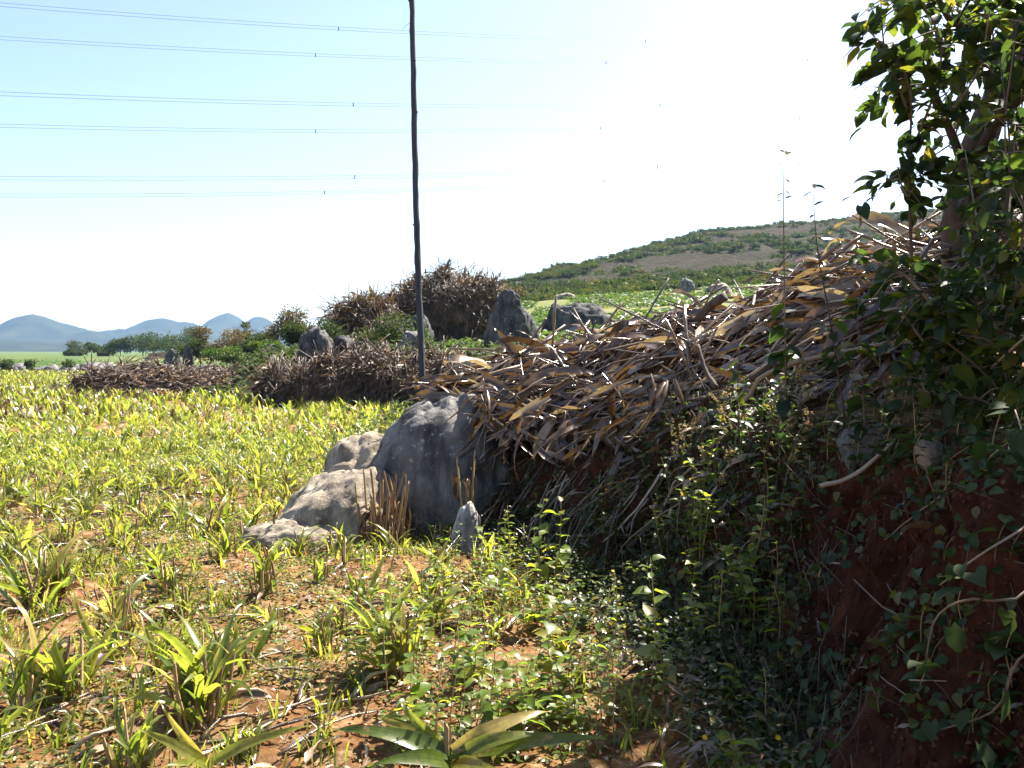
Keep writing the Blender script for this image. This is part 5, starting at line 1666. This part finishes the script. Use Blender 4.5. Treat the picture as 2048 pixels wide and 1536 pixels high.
for i, (a, b, tp, d, zb, n, lf, mt, lab) in enumerate([
    (560, 640, 622, 40, 1.6, 2600, .11, 'brown_shrub', 'airy grey-brown shrub against the sky behind the craggy rocks'),
    (405, 500, 655, 46, .9, 3600, .12, 'brown_shrub', 'rusty brown bush among the green shrubs left of the rocks'),
    (480, 560, 662, 42, 1.0, 3200, .12, 'dark_shrub', 'dense dark green shrub behind the small upright stone'),
    (372, 430, 672, 48, .7, 2600, .12, 'dark_shrub', 'green bush beside the narrow dark upright stone'),
    (505, 600, 680, 36, .9, 3000, .10, 'bean', 'bright green leafy bush at the foot of the craggy rocks'),
    (430, 520, 700, 38, .6, 2600, .10, 'bean', 'low green bush spreading below the rusty bush'),
    (478, 498, 640, 50, 1.0, 700, .12, 'dark_shrub', 'small dark spire-shaped tree poking above the shrubs'),
    (640, 720, 640, 28.6, 1.1, 1800, .09, 'dark_shrub', 'dark bush squeezed between the lower crag and the pale-topped heap'),
    (690, 800, 628, 28.3, 1.2, 2400, .09, 'dark_shrub', 'feathery dark green shrub growing over the pale-topped heap'),
    (660, 740, 588, 30.6, 1.6, 1100, .08, 'brown_shrub', 'thin straggly shrub crowning the pale-topped heap'),
    (555, 610, 648, 34, 1.2, 1800, .10, 'dark_shrub', 'mid green shrub left of the mossy-topped crag'),
    (800, 850, 660, 29, 1.4, 900, .08, 'bean', 'small bright plant between pole and tallest heap'),
    (935, 1000, 620, 35, 1.9, 1500, .09, 'brown_shrub', 'tangled brown bush hanging at the right side of the tallest heap'),
    (1005, 1050, 574, 22.2, P(1020, 600, 22.2).z, 500, .05, 'brown_shrub', 'dry brush caught on the tip of the tall standing stone'),
    (-40, 110, 722, 56, .1, 2600, .12, 'dark_shrub', 'low bramble mound over the low stone wall'),
]):
    shrub('shrub' if 'tree' not in lab else 'tree', a, b, tp, d, zb, n, lf, mt, 600 + i, lab, 'tree' if 'tree' in lab else 'shrub')
for i, (px, tp, wd) in enumerate([(175, 683, 44), (205, 690, 40), (240, 678, 44), (285, 668, 46), (332, 672, 40), (355, 668, 44), (388, 655, 40), (150, 700, 24), (210, 702, 22)]):
    d = 150 + R.uniform(-12, 12); x = (px - 1024) / F * d
    shrub('tree', px - wd / 2, px + wd / 2, tp, d, gz(x, d) - .1, 1500, .30, 'dark_shrub', 640 + i, 'small dark orchard tree in the row at the foot of the hazy mountains', 'tree', 'orchard trees in a row before the mountains', trunk=1)

# scrub on the hillside
BUSH = []
for k in range(6):
    BUSH.append(crown_geo(2.4, 1.9, 260, .34, 700 + k, 5).mesh('scrub_bush', M['dark_shrub']))
NB = 12000
txs = NR.uniform(-.12, .66, NB); vv = NR.random(NB) ** 1.3 * 1.02
ridge_i = NR.random(NB) < .06; vv[ridge_i] = NR.uniform(.97, 1.02, ridge_i.sum())
x, d, z = hill_surface(txs, vv)
dens = fbm(x * .03, d * .03, z * .55, 3, 131) + (vv < .25) * .7 + (vv > .95) * .4 - .02
sel = np.nonzero(dens > 0)[0]
sel = sel[np.argsort(d[sel])]
gh = Geo(); bt = [crown_geo(2.4, 1.9, 110, .5, 720 + k, 5) for k in range(3)]
bt = [(np.concatenate(b.V), np.concatenate(b.T)) for b in bt]
far_M, far_L = [], []
for q, i in enumerate(sel):
    s = NR.uniform(.25, .8) * (.75 if vv[i] > .9 else 1)
    if q < 200:
        o = link('scrub_bush', BUSH[q % 6]); o.location = (x[i], d[i], z[i] - .25); o.scale = (s * R.uniform(.9, 1.6), s, s * R.uniform(.7, 1.2)); o.rotation_euler = (0, 0, R.uniform(0, 6))
        tag(o, 'dark round scrub bush on the lower terraced hillside', 'bush', 'scrub bushes on the hillside')
    else:
        far_M.append(np.eye(3) * s * np.array([1.3, 1, 1.])); far_L.append((x[i], d[i], z[i] - .25))
far_M, far_L = np.array(far_M), np.array(far_L)
for k in range(3):
    gh.inst(bt[k], far_M[k::3], far_L[k::3], NR.random(len(far_L[k::3])))
tag(gh.build('hill_scrub', M['dark_shrub']), 'scattered scrub over the upper hillside and along its ridge', 'scrub', kind='stuff')

# ------------------------------------------------------------------ haze
def haze():
    x0, x1, y0, y1, z0, z1 = -3100, 3100, -3100, 3100, -2.5, 125
    V = np.array([(x, y, z) for z in (z0, z1) for y in (y0, y1) for x in (x0, x1)], float)
    T = []
    for a, b, c, d in [(0, 2, 3, 1), (4, 5, 7, 6), (0, 1, 5, 4), (2, 6, 7, 3), (0, 4, 6, 2), (1, 3, 7, 5)]:
        T += [(a, b, c), (a, c, d)]
    m, nt, out = mat_new('haze')
    pv = N(nt, 'ShaderNodeVolumePrincipled')
    pv.inputs['Color'].default_value = (.40, .63, 1, 1)
    pv.inputs['Density'].default_value = 0.00013
    pv.inputs['Anisotropy'].default_value = 0.1
    nt.links.new(pv.outputs[0], out.inputs['Volume'])
    tag(link('haze', new_mesh('haze', V, T, m, smooth=False)), 'pale blue haze hanging over the plain and mountains', 'haze', kind='stuff')


haze()
